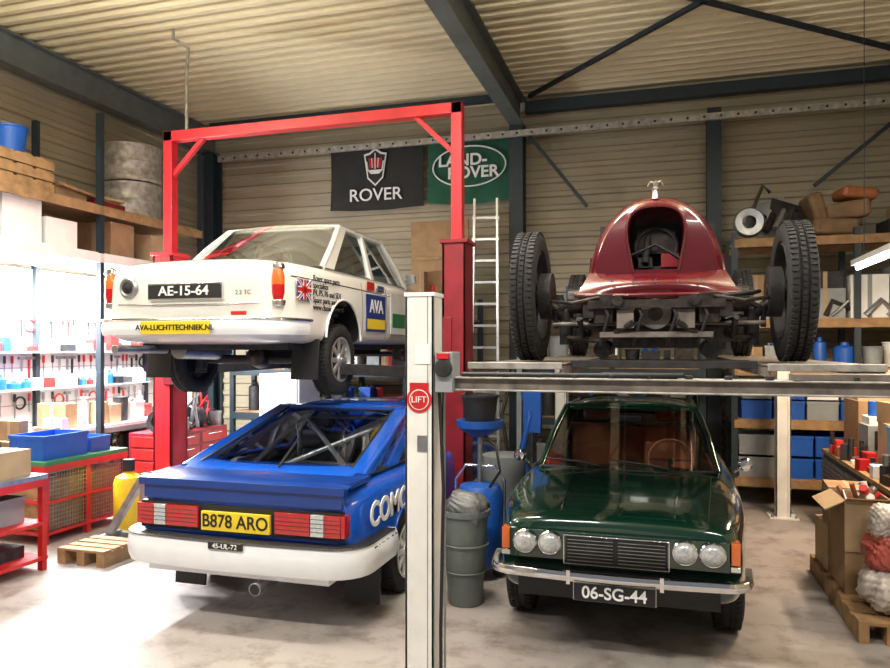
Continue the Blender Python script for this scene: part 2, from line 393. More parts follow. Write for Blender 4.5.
# ================================================================ BLUE HATCHBACK
b=empty('blue_hatchback_rally_car',(-2.78,4.34,0))
bs=[(0,.76,.40,.80,.86,.87),(.02,.80,.36,.84,.915,.93),(.10,.85,.33,.87,.95,.965),(.5,.88,.30,.885,.96,.985),(1.1,.885,.27,.89,.95,.975),(2.0,.885,.26,.885,.935,.95),(2.9,.885,.26,.86,.92,.93),(3.5,.88,.27,.82,.88,.89),(4.2,.86,.29,.72,.77,.78),(4.55,.80,.32,.62,.66,.66),(4.65,.72,.36,.57,.60,.6)]
ob,bvb=make_body('bodywork',bs,BLUEP,[(.98,.33,.365),(3.78,.33,.365)],(.66,.58,3.1,.42),b)
cabin(b,(.40,3.5),(.745,.70),(.985,.90),(1.72,2.72),(.605,.60),(1.35,1.335),[(0,0,.06,.09),(.19,.26,.04,.08),(.52,.68,.012,.025),(1,1,.012,.03)],BLUE,GLASSH,crown=.06,gb0=.06)
m=M()
m.patch((-.82,-.03,.975),(.82,-.03,.975),(.80,.30,1.0),(-.80,.30,1.0),BLUED,(0,0,.02),8,flat=True)
m.box((0,.0,.955),(1.60,.07,.05),BLUED);m.box((0,.25,.975),(1.60,.35,.04),BLUED)
m.bb(-.77,.77,-.012,.03,.835,.93,BLUED)
for s in(-1,1): m.bar((s*.70,.40,1.0),(s*.58,1.70,1.37),.13,.02,BLUE);m.bar((s*.635,.46,1.025),(s*.515,1.66,1.372),.02,.012,BLACK)
m.bar((-.60,1.68,1.368),(.60,1.68,1.368),.12,.025,BLUE);m.bar((-.52,1.61,1.352),(.52,1.61,1.352),.02,.012,BLACK)
m.patch((-.70,.33,.995),(.70,.33,.995),(.70,.52,1.035),(-.70,.52,1.035),BLUE,(0,-.03,.01),6)
m.bb(-.78,.78,-.03,.03,.63,.815,BLACK)
for s in(-1,1):
    for i,(w0,w1,mm) in enumerate(((.30,.56,LENSR),(.565,.66,LENSC),(.665,.78,LENSR))):
        m.bb(s*w0,s*w1,-.05,-.02,.655,.80,mm)
    m.box((s*.79,.03,.727),(.035,.14,.145),LENSR)
    for k in range(4): m.bb(s*.30,s*.78,-.053,-.045,.685+k*.028,.688+k*.028,BLACK)
m.bb(-.265,.265,-.058,-.03,.645,.775,YELLOW)
sweep(m,upath(.885,-.06,.62,.20,bow=.03),.40,.60,.10,WBUMP,bulge=.02)
sweep(m,upath(.89,-.072,.6,.20,bow=.03),.592,.605,.09,BLACK,bulge=.01)
m.bb(-.70,.70,-.05,.3,.34,.42,WBUMP)
m.bb(-.13,.13,-.175,-.16,.555,.60,INK)
m.cyl((.18,.35,.29),(.18,-.10,.285),.045,STEEL);m.cyl((.18,-.06,.285),(.18,-.101,.285),.038,BLACK)
m.cyl((.18,2.5,.3),(.18,.35,.29),.035,DARK)
for s in(-1,1):
    m.box((s*.72,.47,.24),(.27,.02,.34),BLACK,rot=(-.12,0,0))
    for y in(.98,3.78): wheel(m,(s*.775,y,.322),.315,.2,.21,s,'alloy',WHITE)
    archlip(m,.885,.98,.33,.37,s,BLUE,0,180)
    m.box((s*.93,2.98,.98),(.10,.08,.10),BLUE);m.bar((s*.84,2.98,.93),(s*.90,2.98,.95),.03,.03,BLACK)
for y in(.98,3.78): m.cyl((-.65,y,.31),(.65,y,.31),.04,DARK)
m.bb(-.5,.5,.5,1.4,.26,.32,DARK)
m.tube([(.1,.36,1.03),(.0,.85,1.18),(-.18,1.15,1.265)],.008,BLACK)
m.tube([(-.1,2.05,1.39),(-.1,2.0,1.65)],.003,BLACK,n=6)
m.done('trim_and_wheels',b,bevel=.005)
m=M()
for s in(-1,1):
    seam(m,bvb,[(s*3,1.72,.9),(s*3,1.72,.33)],(-s,0,0),r=.003);seam(m,bvb,[(s*3,2.95,.88),(s*3,2.95,.33)],(-s,0,0),r=.003)
    seam(m,bvb,[(s*3,1.4,.47),(s*3,3.4,.47)],(-s,0,0),INKW,r=.006)
m.done('panel_seams',b)
m=M()
for s in(-1,1):
    m.tube([(s*.56,1.9,.5),(s*.55,1.9,1.1),(s*.48,1.9,1.25)],.022,ALU);m.tube([(s*.5,1.9,1.24),(s*.62,.75,.75)],.022,ALU);m.tube([(s*.5,1.9,1.24),(s*.55,2.9,.9)],.022,ALU)
m.tube([(-.48,1.9,1.25),(.48,1.9,1.25)],.022,ALU);m.tube([(-.48,1.9,1.25),(.6,.8,.77)],.022,ALU);m.tube([(.48,1.9,1.25),(-.6,.8,.77)],.022,ALU);m.tube([(-.55,1.9,.8),(.55,1.9,.8)],.022,ALU)
m.done('roll_cage',b)
seats(b,(-.36,.36),2.3,.5,1,BLACK,.5)
m=M();m.bb(-.65,.65,.6,1.5,.70,.74,GREYC);m.box((-.3,.95,.79),(.4,.3,.1),DARK);m.box((.25,1.1,.80),(.3,.25,.12),WHITE);m.done('load_floor',b)
text('B878 ARO',.125,(0,-.061,.71),INK,b,'plate_text',bold=.001,sx=.93)
text('45-UL-72',.045,(0,-.178,.578),INKW,b,'plate_text',sx=1.1)
RY=(math.pi/2,0,math.pi/2)
text('COMOTO',.235,(.888,.20,.745),INKW,b,'side_lettering',rot=RY,bold=.006,align='LEFT',sx=1.05,ext=.004)
text('DUNLOP',.12,(.952,.12,.525),INK,b,'side_lettering',rot=RY,bold=.001,align='LEFT',sx=.9)

# ================================================================ WHITE SALOON (raised)
ZB=1.665
w=empty('white_saloon_rally_car',(-3.575,4.84,ZB))
ws=[(0,.67,.36,.74,.80,.82),(.02,.73,.32,.79,.86,.88),(.07,.785,.29,.825,.905,.92),(.17,.82,.27,.85,.925,.945),(.45,.838,.26,.868,.937,.957),(1.0,.848,.26,.87,.935,.955),(2.0,.848,.26,.87,.93,.95),(3.0,.848,.26,.86,.92,.935),(3.8,.83,.28,.84,.89,.90),(4.3,.80,.32,.79,.84,.845),(4.42,.79,.36,.75,.79,.79),(4.48,.75,.4,.71,.75,.75)]
ob,bw=make_body('bodywork',ws,WHITEP,[(1.10,.30,.36),(3.6,.30,.36)],(.66,1.15,3.0,.45),w)
cabin(w,(.92,3.1),(.715,.70),(.945,.925),(1.50,2.6),(.60,.585),(1.40,1.40),[(0,0,.10,.14),(.52,.50,.018,.02),(1,1,.012,.02)],WHITEP,GLASSW,crown=.055,gb0=.14)
m=M()
for s in(-1,1):
    x0=.772
    m.lathe((s*x0,.065,.72),[(.001,-.15),(.035,-.13),(.05,-.06),(.05,.0)],LENSR,'Z',18);m.lathe((s*x0,.065,.72),[(.05,.0),(.05,.06),(.035,.13),(.001,.15)],LENSO,'Z',18)
    m.lathe((s*x0,.07,.72),[(.001,-.175),(.05,-.16),(.058,-.12),(.03,-.11)],CHROME,'Z',18);m.lathe((s*x0,.07,.72),[(.03,.11),(.05,.125),(.045,.16),(.001,.18)],CHROME,'Z',18)
    for y,zz in((1.10,.13),(3.6,.16)): wheel(m,(s*.735,y,zz),.315,.17,.20,s,'alloy',ALU)
    archlip(m,.847,1.10,.30,.365,s,WHITEP,0,180)
    m.box((s*.72,.60,.14),(.25,.015,.34),BLACK,rot=(-.1,0,0))
    m.tube([(s*.72,1.10,.5),(s*.5,1.10,.13)],.03,DARK)
    m.box((s*.90,2.75,1.0),(.11,.07,.10),CHROME);m.bar((s*.84,2.75,.93),(s*.89,2.75,.96),.02,.02,CHROME)
    # chrome gutters around windows
    m.tube([(s*.722,.95,.955),(s*.665,1.22,1.16),(s*.615,1.47,1.37),(s*.61,2.0,1.415),(s*.598,2.6,1.40)],.007,CHROME,n=6)
m.bb(-.34,.34,-.03,.02,.615,.745,CHROME);m.bb(-.33,.33,-.038,-.02,.625,.735,INK)
m.lathe((-.54,-.0,.72),[(.085,.05),(.085,-.015),(.07,-.028),(.05,-.022),(.045,-.012),(.001,-.012)],STEEL,'Y',28)
m.lathe((-.54,-.005,.72),[(.05,-.02),(.001,-.03)],BLACK,'Y',20)
sweep(m,upath(.84,-.065,.45,.24,bow=.035),.335,.455,.04,WBUMP,bulge=.015)
sweep(m,upath(.85,-.070,.5,.24,bow=.035),.446,.468,.035,CHROME,bulge=.014)
m.bb(-.31,.31,-.150,-.138,.34,.442,YELLOW)
m.box((.52,-.08,.50),(.12,.03,.03),REDS)
m.tube([(-.65,.004,.585),(-.3,-.010,.575),(.3,-.010,.575),(.65,.004,.585)],.006,CHROME)
m.cyl((-.58,.5,.22),(-.58,-.12,.225),.034,STEEL);m.cyl((-.45,.5,.22),(-.45,1.2,.20),.08,STEEL)
m.cyl((-.6,1.10,.13),(.6,1.10,.13),.04,DARK);m.lathe((0,1.10,.16),[(.001,-.16),(.09,-.1),(.12,0),(.09,.1),(.001,.16)],GREASE,'Y',16)
m.cyl((-.6,3.6,.16),(.6,3.6,.16),.03,DARK);m.bb(-.7,.7,.35,4.3,.22,.29,DARK);m.bb(-.12,.12,1.1,3.8,.16,.24,GREASE)
m.done('trim_and_wheels',w,bevel=.004)
m=M()
for s in(-1,1):
    seam(m,bw,[(s*3,1.52,.9),(s*3,1.52,.35)],(-s,0,0),r=.003);seam(m,bw,[(s*3,2.15,.9),(s*3,2.15,.33)],(-s,0,0),r=.003);seam(m,bw,[(s*3,3.0,.9),(s*3,3.0,.33)],(-s,0,0),r=.003)
    seam(m,bw,[(s*3,.2,.80),(s*3,4.2,.76)],(-s,0,0),CHROME,r=.005)
    seam(m,bw,[(s*.66,.16,2),(s*.66,.85,2)],(0,0,-1),r=.003)
    m.bar((s*.853,1.85,.82),(s*.853,2.0,.82),.015,.02,CHROME)
seam(m,bw,[(-.66,.15,2),(.66,.15,2)],(0,0,-1),r=.003)
m.bb(.845,.853,1.60,2.1,.40,.76,INKB);m.bb(.848,.855,1.62,2.08,.42,.52,YELLOW)
m.bb(.840,.848,.24,.46,.62,.78,INKB)
for a,c in(((.845,.24,.62),(.845,.46,.78)),((.845,.46,.62),(.845,.24,.78))): m.bar(a,c,.03,.01,INKW,up=(1,0,0));m.bar(a,c,.014,.012,REDS,up=(1,0,0))
m.bb(.845,.850,.325,.375,.62,.78,INKW);m.bb(.845,.850,.24,.46,.675,.725,INKW);m.bb(.845,.852,.335,.365,.62,.78,REDS);m.bb(.845,.852,.24,.46,.685,.715,REDS)
m.bb(.846,.852,2.25,2.9,.38,.80,WHITE);m.bb(.849,.855,2.3,2.8,.45,.6,GREENC)
m.bb(.847,.853,1.62,1.8,.80,.88,REDS);m.bb(.847,.853,1.9,2.05,.80,.86,INKB)
m.done('seams_and_stickers',w)
seats(w,(-.34,.34),2.2,.5,1,BLACK,.5)
text('AE-15-64',.105,(0,-.041,.68),INKW,w,'plate_text',bold=.0015,sx=1.15)
text('AVA-LUCHTTECHNIEK.NL',.060,(0,-.154,.391),INK,w,'bumper_text',bold=.001)
text('2.2 TC',.05,(.52,-.02,.66),INK,w,'boot_text')
text('AVA',.18,(.856,1.85,.64),INKW,w,'side_lettering',rot=RY,bold=.003)
for i,s in enumerate(('Rover spare parts','specialists','P4, P5, P6 and SD1','Spare parts and service','www.classic-rover.nl')):
    text(s,.07,(.851,.49,.81-i*.06),INK,w,'side_lettering',rot=RY,align='LEFT',sx=1.0)

# ================================================================ VINTAGE RACER on lift
ZL=1.82
v=empty('vintage_open_racing_car',(-.03,4.39,ZL))
m=M()
for s in(-1,1):
    for y in(0,2.62):
        c=(s*.73,y,.395);r=.385;ww=.13;h=ww/2
        m.lathe(c,[(.27,-h+.02),(.28,-h),(r-.05,-h-.012),(r-.012,-h+.005),(r,-h+.02),(r,-.024),(r-.01,-.022),(r-.01,-.014),(r,-.012),(r,.012),(r-.01,.014),(r-.01,.022),(r,.024),(r,h-.02),(r-.012,h-.005),(r-.05,h+.012),(.28,h),(.27,h-.02)],RUBBER,'X',56)
        m.lathe(c,[(.275,-h+.01),(.262,-h+.0),(.25,-h+.02),(.25,h-.02),(.262,h),(.275,h-.01)],DARK,'X',40)
        for i in range(72):
            a=2*math.pi*i/72
            for row in(-1,0,1):
                aa=a+(.5 if row else 0)*2*math.pi/72
                m.box((c[0]+row*.045,c[1]+(r+.0)*math.cos(aa),c[2]+(r+.0)*math.sin(aa)),(.034 if row else .022,.02,.012),RUBBER,rot=(aa-math.pi/2,0,.35 if row==0 else 0))
        for i in range(36):
            a=2*math.pi*i/36
            m.cyl((c[0]+s*(.05 if i%2 else -.03),c[1]+.04*math.cos(a+.3),c[2]+.04*math.sin(a+.3)),(c[0],c[1]+.255*math.cos(a),c[2]+.255*math.sin(a)),.004,DARK,n=6)
        m.cyl((c[0]-s*.14,c[1],c[2]),(c[0]+s*.08,c[1],c[2]),.045,GREASE);m.cyl((c[0]-s*.13,c[1],c[2]),(c[0]-s*.06,c[1],c[2]),.14,DARK,n=30)
        m.cyl((c[0]+s*.07,c[1],c[2]),(c[0]+s*.10,c[1],c[2]),.03,STEEL)
m.done('wire_wheels',v)
m=M()
for s in(-1,1):
    m.bar((s*.36,-.30,.30),(s*.36,3.1,.40),.06,.10,GREASE)
    for q in range(4): m.tube([(s*.41,-.36+q*.05,.24+q*.003),(s*.41,-.15,.19-q*.014),(s*.41,.05,.17-q*.014),(s*.41,.30,.20-q*.012),(s*.41,.56-q*.05,.28)],.012,DARK)
    m.cyl((s*.42,-.02,.36),(s*.50,-.02,.36),.075,GREASE);m.tube([(s*.46,-.02,.36),(s*.58,-.02,.30),(s*.58,0,.20)],.016,GREASE)
    m.cyl((s*.52,.0,.10),(s*.52,.0,.30),.04,DARK)
    m.tube([(s*.30,-.3,.36),(s*.45,-.32,.33),(s*.60,-.1,.36)],.011,GREASE)
    m.tube([(s*.12,-.30,.22),(s*.3,-.2,.12),(s*.5,-.05,.14)],.016,GREASE)
    m.box((s*.28,-.20,.30),(.10,.16,.16),GREASE);m.cyl((s*.2,-.34,.34),(s*.2,-.28,.34),.03,GREASE)
    m.cyl((s*.30,-.1,.07),(s*.30,.25,.08),.05,DARK);m.box((s*.16,-.26,.24),(.09,.06,.10),RUSTY)
m.tube([(-.66,0,.385),(-.5,0,.24),(-.2,0,.18),(.2,0,.18),(.5,0,.24),(.66,0,.385)],.032,GREASE)
m.cyl((-.66,2.62,.385),(.66,2.62,.385),.045,GREASE)
m.lathe((0,2.62,.385),[(.001,-.15),(.12,-.1),(.16,0),(.12,.1),(.001,.15)],GREASE,'X',20)
m.tube([(-.58,-.12,.22),(.58,-.12,.22)],.012,RUSTY)
m.bb(-.36,.36,-.32,-.27,.30,.345,GREASE);m.bb(-.30,.30,-.26,-.18,.14,.17,RUSTY)
m.bb(-.24,.24,-.10,.6,.08,.40,GREASE);m.cyl((0,-.22,.27),(0,-.10,.27),.085,RUSTY);m.cyl((0,-.24,.27),(0,-.21,.27),.04,GREASE);m.cyl((-.15,-.2,.33),(-.15,-.1,.33),.05,DARK);m.cyl((.16,-.22,.32),(.16,-.1,.32),.055,DARK)
for x in(-.28,-.1,.08,.24): m.tube([(x,-.28,.34),(x+.03,-.31,.26),(x-.02,-.2,.10)],.010,DARK)
m.tube([(.34,-.28,.36),(.50,-.15,.38),(.56,.0,.40)],.012,BLACK)
m.tube([(.50,.6,.34),(.5,1.4,.34),(.5,2.9,.34)],.04,STEEL)
m.done('chassis_and_running_gear',v)
m=M()
def arch(w_,zb_,zt_,n=24,p=2.4):
    out=[]
    for i in range(n+1):
        a=math.pi*i/n;ca,sa=math.cos(a),math.sin(a)
        out.append((w_*math.copysign(abs(ca)**(2/p),ca),zb_+(zt_-zb_)*abs(sa)**(2/p)))
    return out
secs=[(-.02,.345,.46,.925),(.0,.37,.44,.955),(.06,.395,.40,.975),(.25,.405,.36,.98),(.7,.415,.34,.97),(1.3,.41,.34,.93),(1.7,.40,.34,.88)]
vs=[];fs=[];N=25
for y,w_,zb_,zt_ in secs:
    for x,z in arch(w_,zb_,zt_,p=2.15): vs.append((x,y,z))
for i in range(len(secs)-1):
    for k in range(N-1): fs.append((i*N+k,i*N+k+1,(i+1)*N+k+1,(i+1)*N+k))
m.add(vs,fs,MAROON)
outer=arch(.345,.46,.925,p=2.15)
inner=[]
for i in range(N):
    a=math.pi*i/(N-1);ca,sa=math.cos(a),math.sin(a)
    inner.append((.215*math.copysign(abs(ca)**.75,ca)*(.56+.48*sa),.52+.38*abs(sa)**.8))
vs=[(x,-.02,z) for x,z in outer]+[(x*1.05,-.045,z+.003) for x,z in inner]+[(x,-.02,z) for x,z in inner]+[(x*.97,.25,z) for x,z in inner]
fs=[]
for q in range(3):
    for k in range(N-1): fs.append((q*N+k,q*N+k+1,(q+1)*N+k+1,(q+1)*N+k))
m.add(vs,fs,MAROON)
m.patch((-.44,-.15,.39),(.44,-.15,.39),(.38,-.02,.525),(-.38,-.02,.525),MAROON,(0,-.07,.0),12)
m.patch((-.44,-.15,.39),(.44,-.15,.39),(.42,-.08,.33),(-.42,-.08,.33),MAROON,(0,-.02,.0),10)
for s in(-1,1):
    m.patch((s*.44,-.15,.39),(s*.38,-.02,.525),(s*.41,.6,.55),(s*.45,.6,.36),MAROON,(s*.02,0,0),8)
m.tube([(-.45,-.155,.385),(-.25,-.205,.375),(0,-.215,.375),(.25,-.205,.375),(.45,-.155,.385)],.014,MAROON)
m.bb(-.28,.28,-.045,.0,.46,.535,MAROON)
m.tube([(x*1.06,-.045,z+.004) for x,z in inner],.010,MAROON,n=8)
for x in(-.24,-.12,.0,.12,.24): m.cyl((x,-.165,.46),(x,-.182,.457),.008,CHROME,n=8)
for k in range(14):
    for s in(-1,1): m.bar((s*.416,.35+k*.07,.50),(s*.40,.35+k*.07,.66),.015,.012,MAROON)
m.done('bodywork',v)
m=M()
m.bb(-.34,.34,.28,.34,.36,.85,BLACK);m.bb(-.17,.17,.1,.28,.50,.56,BLACK)
m.ring((0,.12,.68),.12,.012,DARK,'Y',28);m.box((0,.2,.72),(.22,.12,.14),GREASE);m.tube([(-.15,.05,.63),(.0,.1,.70),(.15,.05,.60)],.010,GREASE)
m.cyl((-.06,.05,.58),(-.04,.2,.83),.02,DARK);m.box((.08,.12,.60),(.1,.1,.08),REDD);m.box((-.06,.12,.59),(.08,.1,.06),GREASE)
m.cyl((0,.02,.955),(0,.02,1.0),.028,CHROME,r2=.02)
m.lathe((0,.02,1.0),[(.02,0),(.03,.015),(.012,.03),(.018,.05),(.001,.065)],CHROME,'Z',16)
for s in(-1,1): m.tube([(0,.02,1.045),(s*.03,.02,1.06),(s*.045,.02,1.03)],.006,CHROME,n=6)
m.bb(-.31,.31,1.72,2.6,.38,.70,BLACK);m.lathe((0,2.5,.58),[(.34,-.6),(.34,.2),(.24,.55),(.001,.7)],MAROON,'Y',28)
m.done('cockpit_and_mascot',v)

# ================================================================ FOUR POST LIFT
L=empty('four_post_car_lift',(0,0,0))
m=M()
posts=[(-1.165,3.51,2.16),(1.40,3.51,2.16),(-1.165,8.85,1.78),(1.31,8.85,1.78)]
for x,y,hh in posts:
    q=.076
    m.bb(x-q,x+q,y-q,y-q+.012,0,hh,CREAM)
    m.bb(x-q,x-q+.012,y-q,y+q,0,hh,CREAM);m.bb(x+q-.012,x+q,y-q,y+q,0,hh,CREAM);m.bb(x-q,x+q,y+q-.012,y+q,0,hh,CREAM)
    m.bb(x-q-.005,x+q+.005,y-q-.005,y+q+.005,hh,hh+.02,WHITE)
    m.bb(x+q-.035,x+q-.030,y-q-.002,y-q,0,hh,GREYC)
    m.bb(x-.15,x+.15,y-.15,y+.15,0,.015,CREAM)
    for i in(-1,1):
        for j in(-1,1): m.cyl((x+i*.12,y+j*.12,.015),(x+i*.12,y+j*.12,.045),.015,STEEL,n=6)
m.done('posts',L,bevel=.006)
m=M()
for y in(3.51,8.85):
    x1=1.31
    m.bb(-1.08,x1,y-.05,y+.05,1.695,1.75,RUSTY);m.bb(-1.08,x1,y-.07,y+.07,1.748,1.757,GALV);m.bb(-1.08,x1,y-.07,y+.07,1.688,1.697,GALV)
    m.box((-1.03,y-.03,1.78),(.09,.14,.20),GREYC);m.cyl((-1.03,y-.12,1.80),(-1.03,y+.02,1.80),.045,DARK);m.box((-1.03,y-.10,1.86),(.06,.05,.03),REDS)
for xc in(-.74,.74):
    m.bb(xc-.25,xc+.25,3.75,8.75,1.803,1.818,RUSTY);m.bb(xc-.25,xc-.235,3.75,8.75,1.757,1.815,RUSTY);m.bb(xc+.235,xc+.25,3.75,8.75,1.757,1.815,RUSTY)
    m.bb(xc-.25,xc+.25,3.72,3.76,1.79,1.825,GALV)
    for k in range(14): m.bb(xc-.235,xc+.235,3.8+k*.35,3.83+k*.35,1.798,1.806,STEEL)
m.bb(-.49,.49,4.12,4.18,1.79,1.83,DARK);m.bb(-.49,.49,4.5,4.62,1.78,1.83,RUSTY)
for k in range(12): m.cyl((-.9+.17*k,3.46,1.757),(-.9+.17*k,3.46,1.775),.018,DARK,n=10)
m.box((.85,3.50,1.772),(.6,.10,.03),RUSTY,rot=(0,0,.05));m.box((-.1,3.52,1.77),(.35,.08,.025),DARK,rot=(0,0,-.08));m.tube([(-.95,3.45,1.77),(-.3,3.46,1.77),(.1,3.45,1.775)],.012,BLACK)
m.done('runways_and_crossbeams',L,bevel=.003)
PX=-1.165;PY=3.51-.076
m=M();m.cyl((PX,PY-.001,1.64),(PX,PY-.004,1.64),.066,REDS,n=32);m.cyl((PX,PY-.004,1.64),(PX,PY-.006,1.64),.052,INKW,n=32);m.cyl((PX,PY-.006,1.64),(PX,PY-.008,1.64),.047,REDS,n=32)
m.box((PX,PY-.003,1.70),(.10,.004,.05),REDS);m.bb(PX-.02,PX+.06,PY-.004,PY-.001,1.82,1.92,WHITE);m.bb(PX-.01,PX+.04,PY-.004,PY-.001,1.38,1.46,STEEL)
m.done('round_sticker',L)
text('LIFT',.045,(PX,PY-.009,1.64),INKW,L,'sticker_text')
m=M();m.tube([(-1.075,3.48,1.72),(-1.04,3.44,1.2),(-1.06,3.46,.5),(-1.07,3.5,.02)],.009,BLACK);m.tube([(-1.06,3.52,1.72),(-1.055,3.52,.02)],.006,STEEL);m.done('cables',L)

# ================================================================ TWO POST LIFT (red)
T2=empty('two_post_car_lift')
m=M()
for x,s in((-5.23,1),(-1.91,-1)):
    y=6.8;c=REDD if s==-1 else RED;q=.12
    m.bb(x-.055,x+.055,y-.055,y+.055,0,4.30,RED)
    m.bb(x-q,x+q,y-.14,y-.11,0,2.93,c);m.bb(x-q,x-q+.03,y-.14,y+.14,0,2.93,c);m.bb(x+q-.03,x+q,y-.14,y+.14,0,2.93,c);m.bb(x-q,x+q,y+.11,y+.14,0,2.93,c)
    m.bb(x-q-.02,x+q+.02,y-.16,y+.16,2.91,2.95,c)
    m.bb(x-.25,x+.25,y-.25,y+.25,0,.02,c)
    m.bar((x,y,3.78),(x+s*.45,y,4.22),.05,.05,RED)
    m.bb(x+s*.02,x+s*.24,y-.16,y+.16,1.50,2.2,REDD)
    for ya,xe in((-.95,.62),(1.0,.62)):
        e=(-3.54-s*xe,y+ya,1.72)
        m.bar((x+s*.23,y+(.1 if ya>0 else -.1),1.66),e,.11,.10,DARK)
        m.cyl((e[0],e[1],1.70),(e[0],e[1],1.89),.055,DARK)
m.bb(-5.285,-1.855,6.745,6.855,4.19,4.30,RED)
m.done('frame',T2,bevel=.006)
m=M();m.tube([(-5.35,7.0,5.55),(-5.35,7.0,5.45),(-5.13,6.98,5.30),(-5.13,6.95,5.0),(-5.13,6.95,4.34)],.02,GALV);m.done('overhead_conduit_pipe')

# ================================================================ ROOM
CE=5.62
FL,n,l,bs_=_new('floor_concrete')
tc=n.new('ShaderNodeTexCoord');n1=n.new('ShaderNodeTexNoise');n1.inputs['Scale'].default_value=.7;n1.inputs['Detail'].default_value=8;l.new(tc.outputs['Object'],n1.inputs['Vector'])
cr=n.new('ShaderNodeValToRGB');e=cr.color_ramp.elements;e[0].position=.3;e[0].color=(.26,.23,.215,1);e[1].position=.72;e[1].color=(.44,.395,.37,1)
l.new(n1.outputs['Fac'],cr.inputs['Fac'])
n2=n.new('ShaderNodeTexNoise');n2.inputs['Scale'].default_value=3.5;n2.inputs['Detail'].default_value=10;n2.inputs['Roughness'].default_value=.7;l.new(tc.outputs['Object'],n2.inputs['Vector'])
c2=n.new('ShaderNodeValToRGB');e=c2.color_ramp.elements;e[0].position=.36;e[0].color=(.46,.43,.40,1);e[1].position=.52;e[1].color=(1,1,1,1)
l.new(n2.outputs['Fac'],c2.inputs['Fac'])
mx=n.new('ShaderNodeMix');mx.data_type='RGBA';mx.blend_type='MULTIPLY';mx.inputs[0].default_value=.8
l.new(cr.outputs[0],mx.inputs[6]);l.new(c2.outputs[0],mx.inputs[7]);l.new(mx.outputs[2],bs_.inputs['Base Color'])
r2=n.new('ShaderNodeMapRange');r2.inputs[3].default_value=.35;r2.inputs[4].default_value=.65;l.new(n2.outputs['Fac'],r2.inputs[0]);l.new(r2.outputs[0],bs_.inputs['Roughness'])
bp=n.new('ShaderNodeBump');bp.inputs['Strength'].default_value=.08;l.new(n2.outputs['Fac'],bp.inputs['Height']);l.new(bp.outputs[0],bs_.inputs['Normal'])
m=M();m.bb(-7.6,3.9,-3,10.8,-.1,0,FL);m.done('floor')
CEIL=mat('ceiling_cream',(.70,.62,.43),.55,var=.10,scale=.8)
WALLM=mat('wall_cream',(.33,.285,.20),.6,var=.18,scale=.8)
def ribs(m,p0,along,across,up,length,width,per,h,mt):
    p0,al,ac,up=map(Vector,(p0,along,across,up));k=int(width/per);prof=[]
    for i in range(k):
        for t,q in((0,0),(.5,0),(.6,1),(.9,1),(1,0)): prof.append((i*per+t*per,q*h))
    vs=[];fs=[]
    for a,q in prof:
        vs.append(p0+ac*a+up*q);vs.append(p0+ac*a+up*q+al*length)
    for i in range(len(prof)-1): fs.append((2*i,2*i+1,2*i+3,2*i+2))
    m.add(vs,fs,mt)
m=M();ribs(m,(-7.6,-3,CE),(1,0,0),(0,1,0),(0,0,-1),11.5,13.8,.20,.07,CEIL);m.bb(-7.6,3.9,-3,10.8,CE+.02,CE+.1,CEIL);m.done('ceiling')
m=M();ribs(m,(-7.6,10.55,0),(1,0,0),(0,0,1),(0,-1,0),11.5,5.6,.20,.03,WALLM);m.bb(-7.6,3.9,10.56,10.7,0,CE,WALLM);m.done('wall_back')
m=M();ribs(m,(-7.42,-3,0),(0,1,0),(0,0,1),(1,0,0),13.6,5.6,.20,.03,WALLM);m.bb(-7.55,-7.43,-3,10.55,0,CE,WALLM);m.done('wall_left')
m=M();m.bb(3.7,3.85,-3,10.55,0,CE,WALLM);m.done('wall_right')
def ibeam(m,a,b,h,wd,mt):
    a=Vector(a);b=Vector(b)
    m.bar(a,b,.02,h,mt)
    for q in(-1,1): m.bar(a+Vector((0,0,q*h/2)),b+Vector((0,0,q*h/2)),wd,.025,mt)
for x,h,c in((-7.2,.36,BEAMG),(-2.0,.40,BEAMG),(3.2,.40,BEAMG)):
    m=M();ibeam(m,(x,-3,5.33),(x,10.5,5.33),h,.2,c);m.done('roof_beam')
for x,wd in((-7.15,.22),(-2.0,.2),(.68,.18)):
    m=M();m.bb(x-wd/2,x+wd/2,10.22,10.24,0,5.11,TEAL);m.bb(x-wd/2,x+wd/2,10.46,10.48,0,5.11,TEAL);m.bb(x-.012,x+.012,10.24,10.46,0,5.11,TEAL);m.done('steel_column')
m=M();m.bar((-1.88,10.35,5.38),(3.6,10.35,5.38),.14,.16,TEAL)
m.bar((-1.85,10.3,5.0),(-1.0,10.3,3.9),.06,.05,TEAL);m.bar((3.1,10.3,5.0),(1.9,10.3,4.0),.05,.05,TEAL)
GIR=m.done('wall_girder')
m=M();m.bar((-6.9,10.17,4.97),(3.6,10.17,4.97),.05,.09,GALV)
for k in range(50): m.cyl((-6.8+k*.21,10.145,4.97),(-6.8+k*.21,10.14,4.97),.018,BLACK,n=8)
m.done('cable_tray',GIR)
m=M();m.bar((-1.8,10.2,5.5),(1.5,6.8,5.5),.05,.05,TEAL);m.bar((3.1,10.2,5.5),(-1.6,6.2,5.5),.05,.05,TEAL);m.bar((-7.0,10.1,5.48),(-2.15,10.1,5.48),.1,.1,TEAL);m.done('roof_bracing')

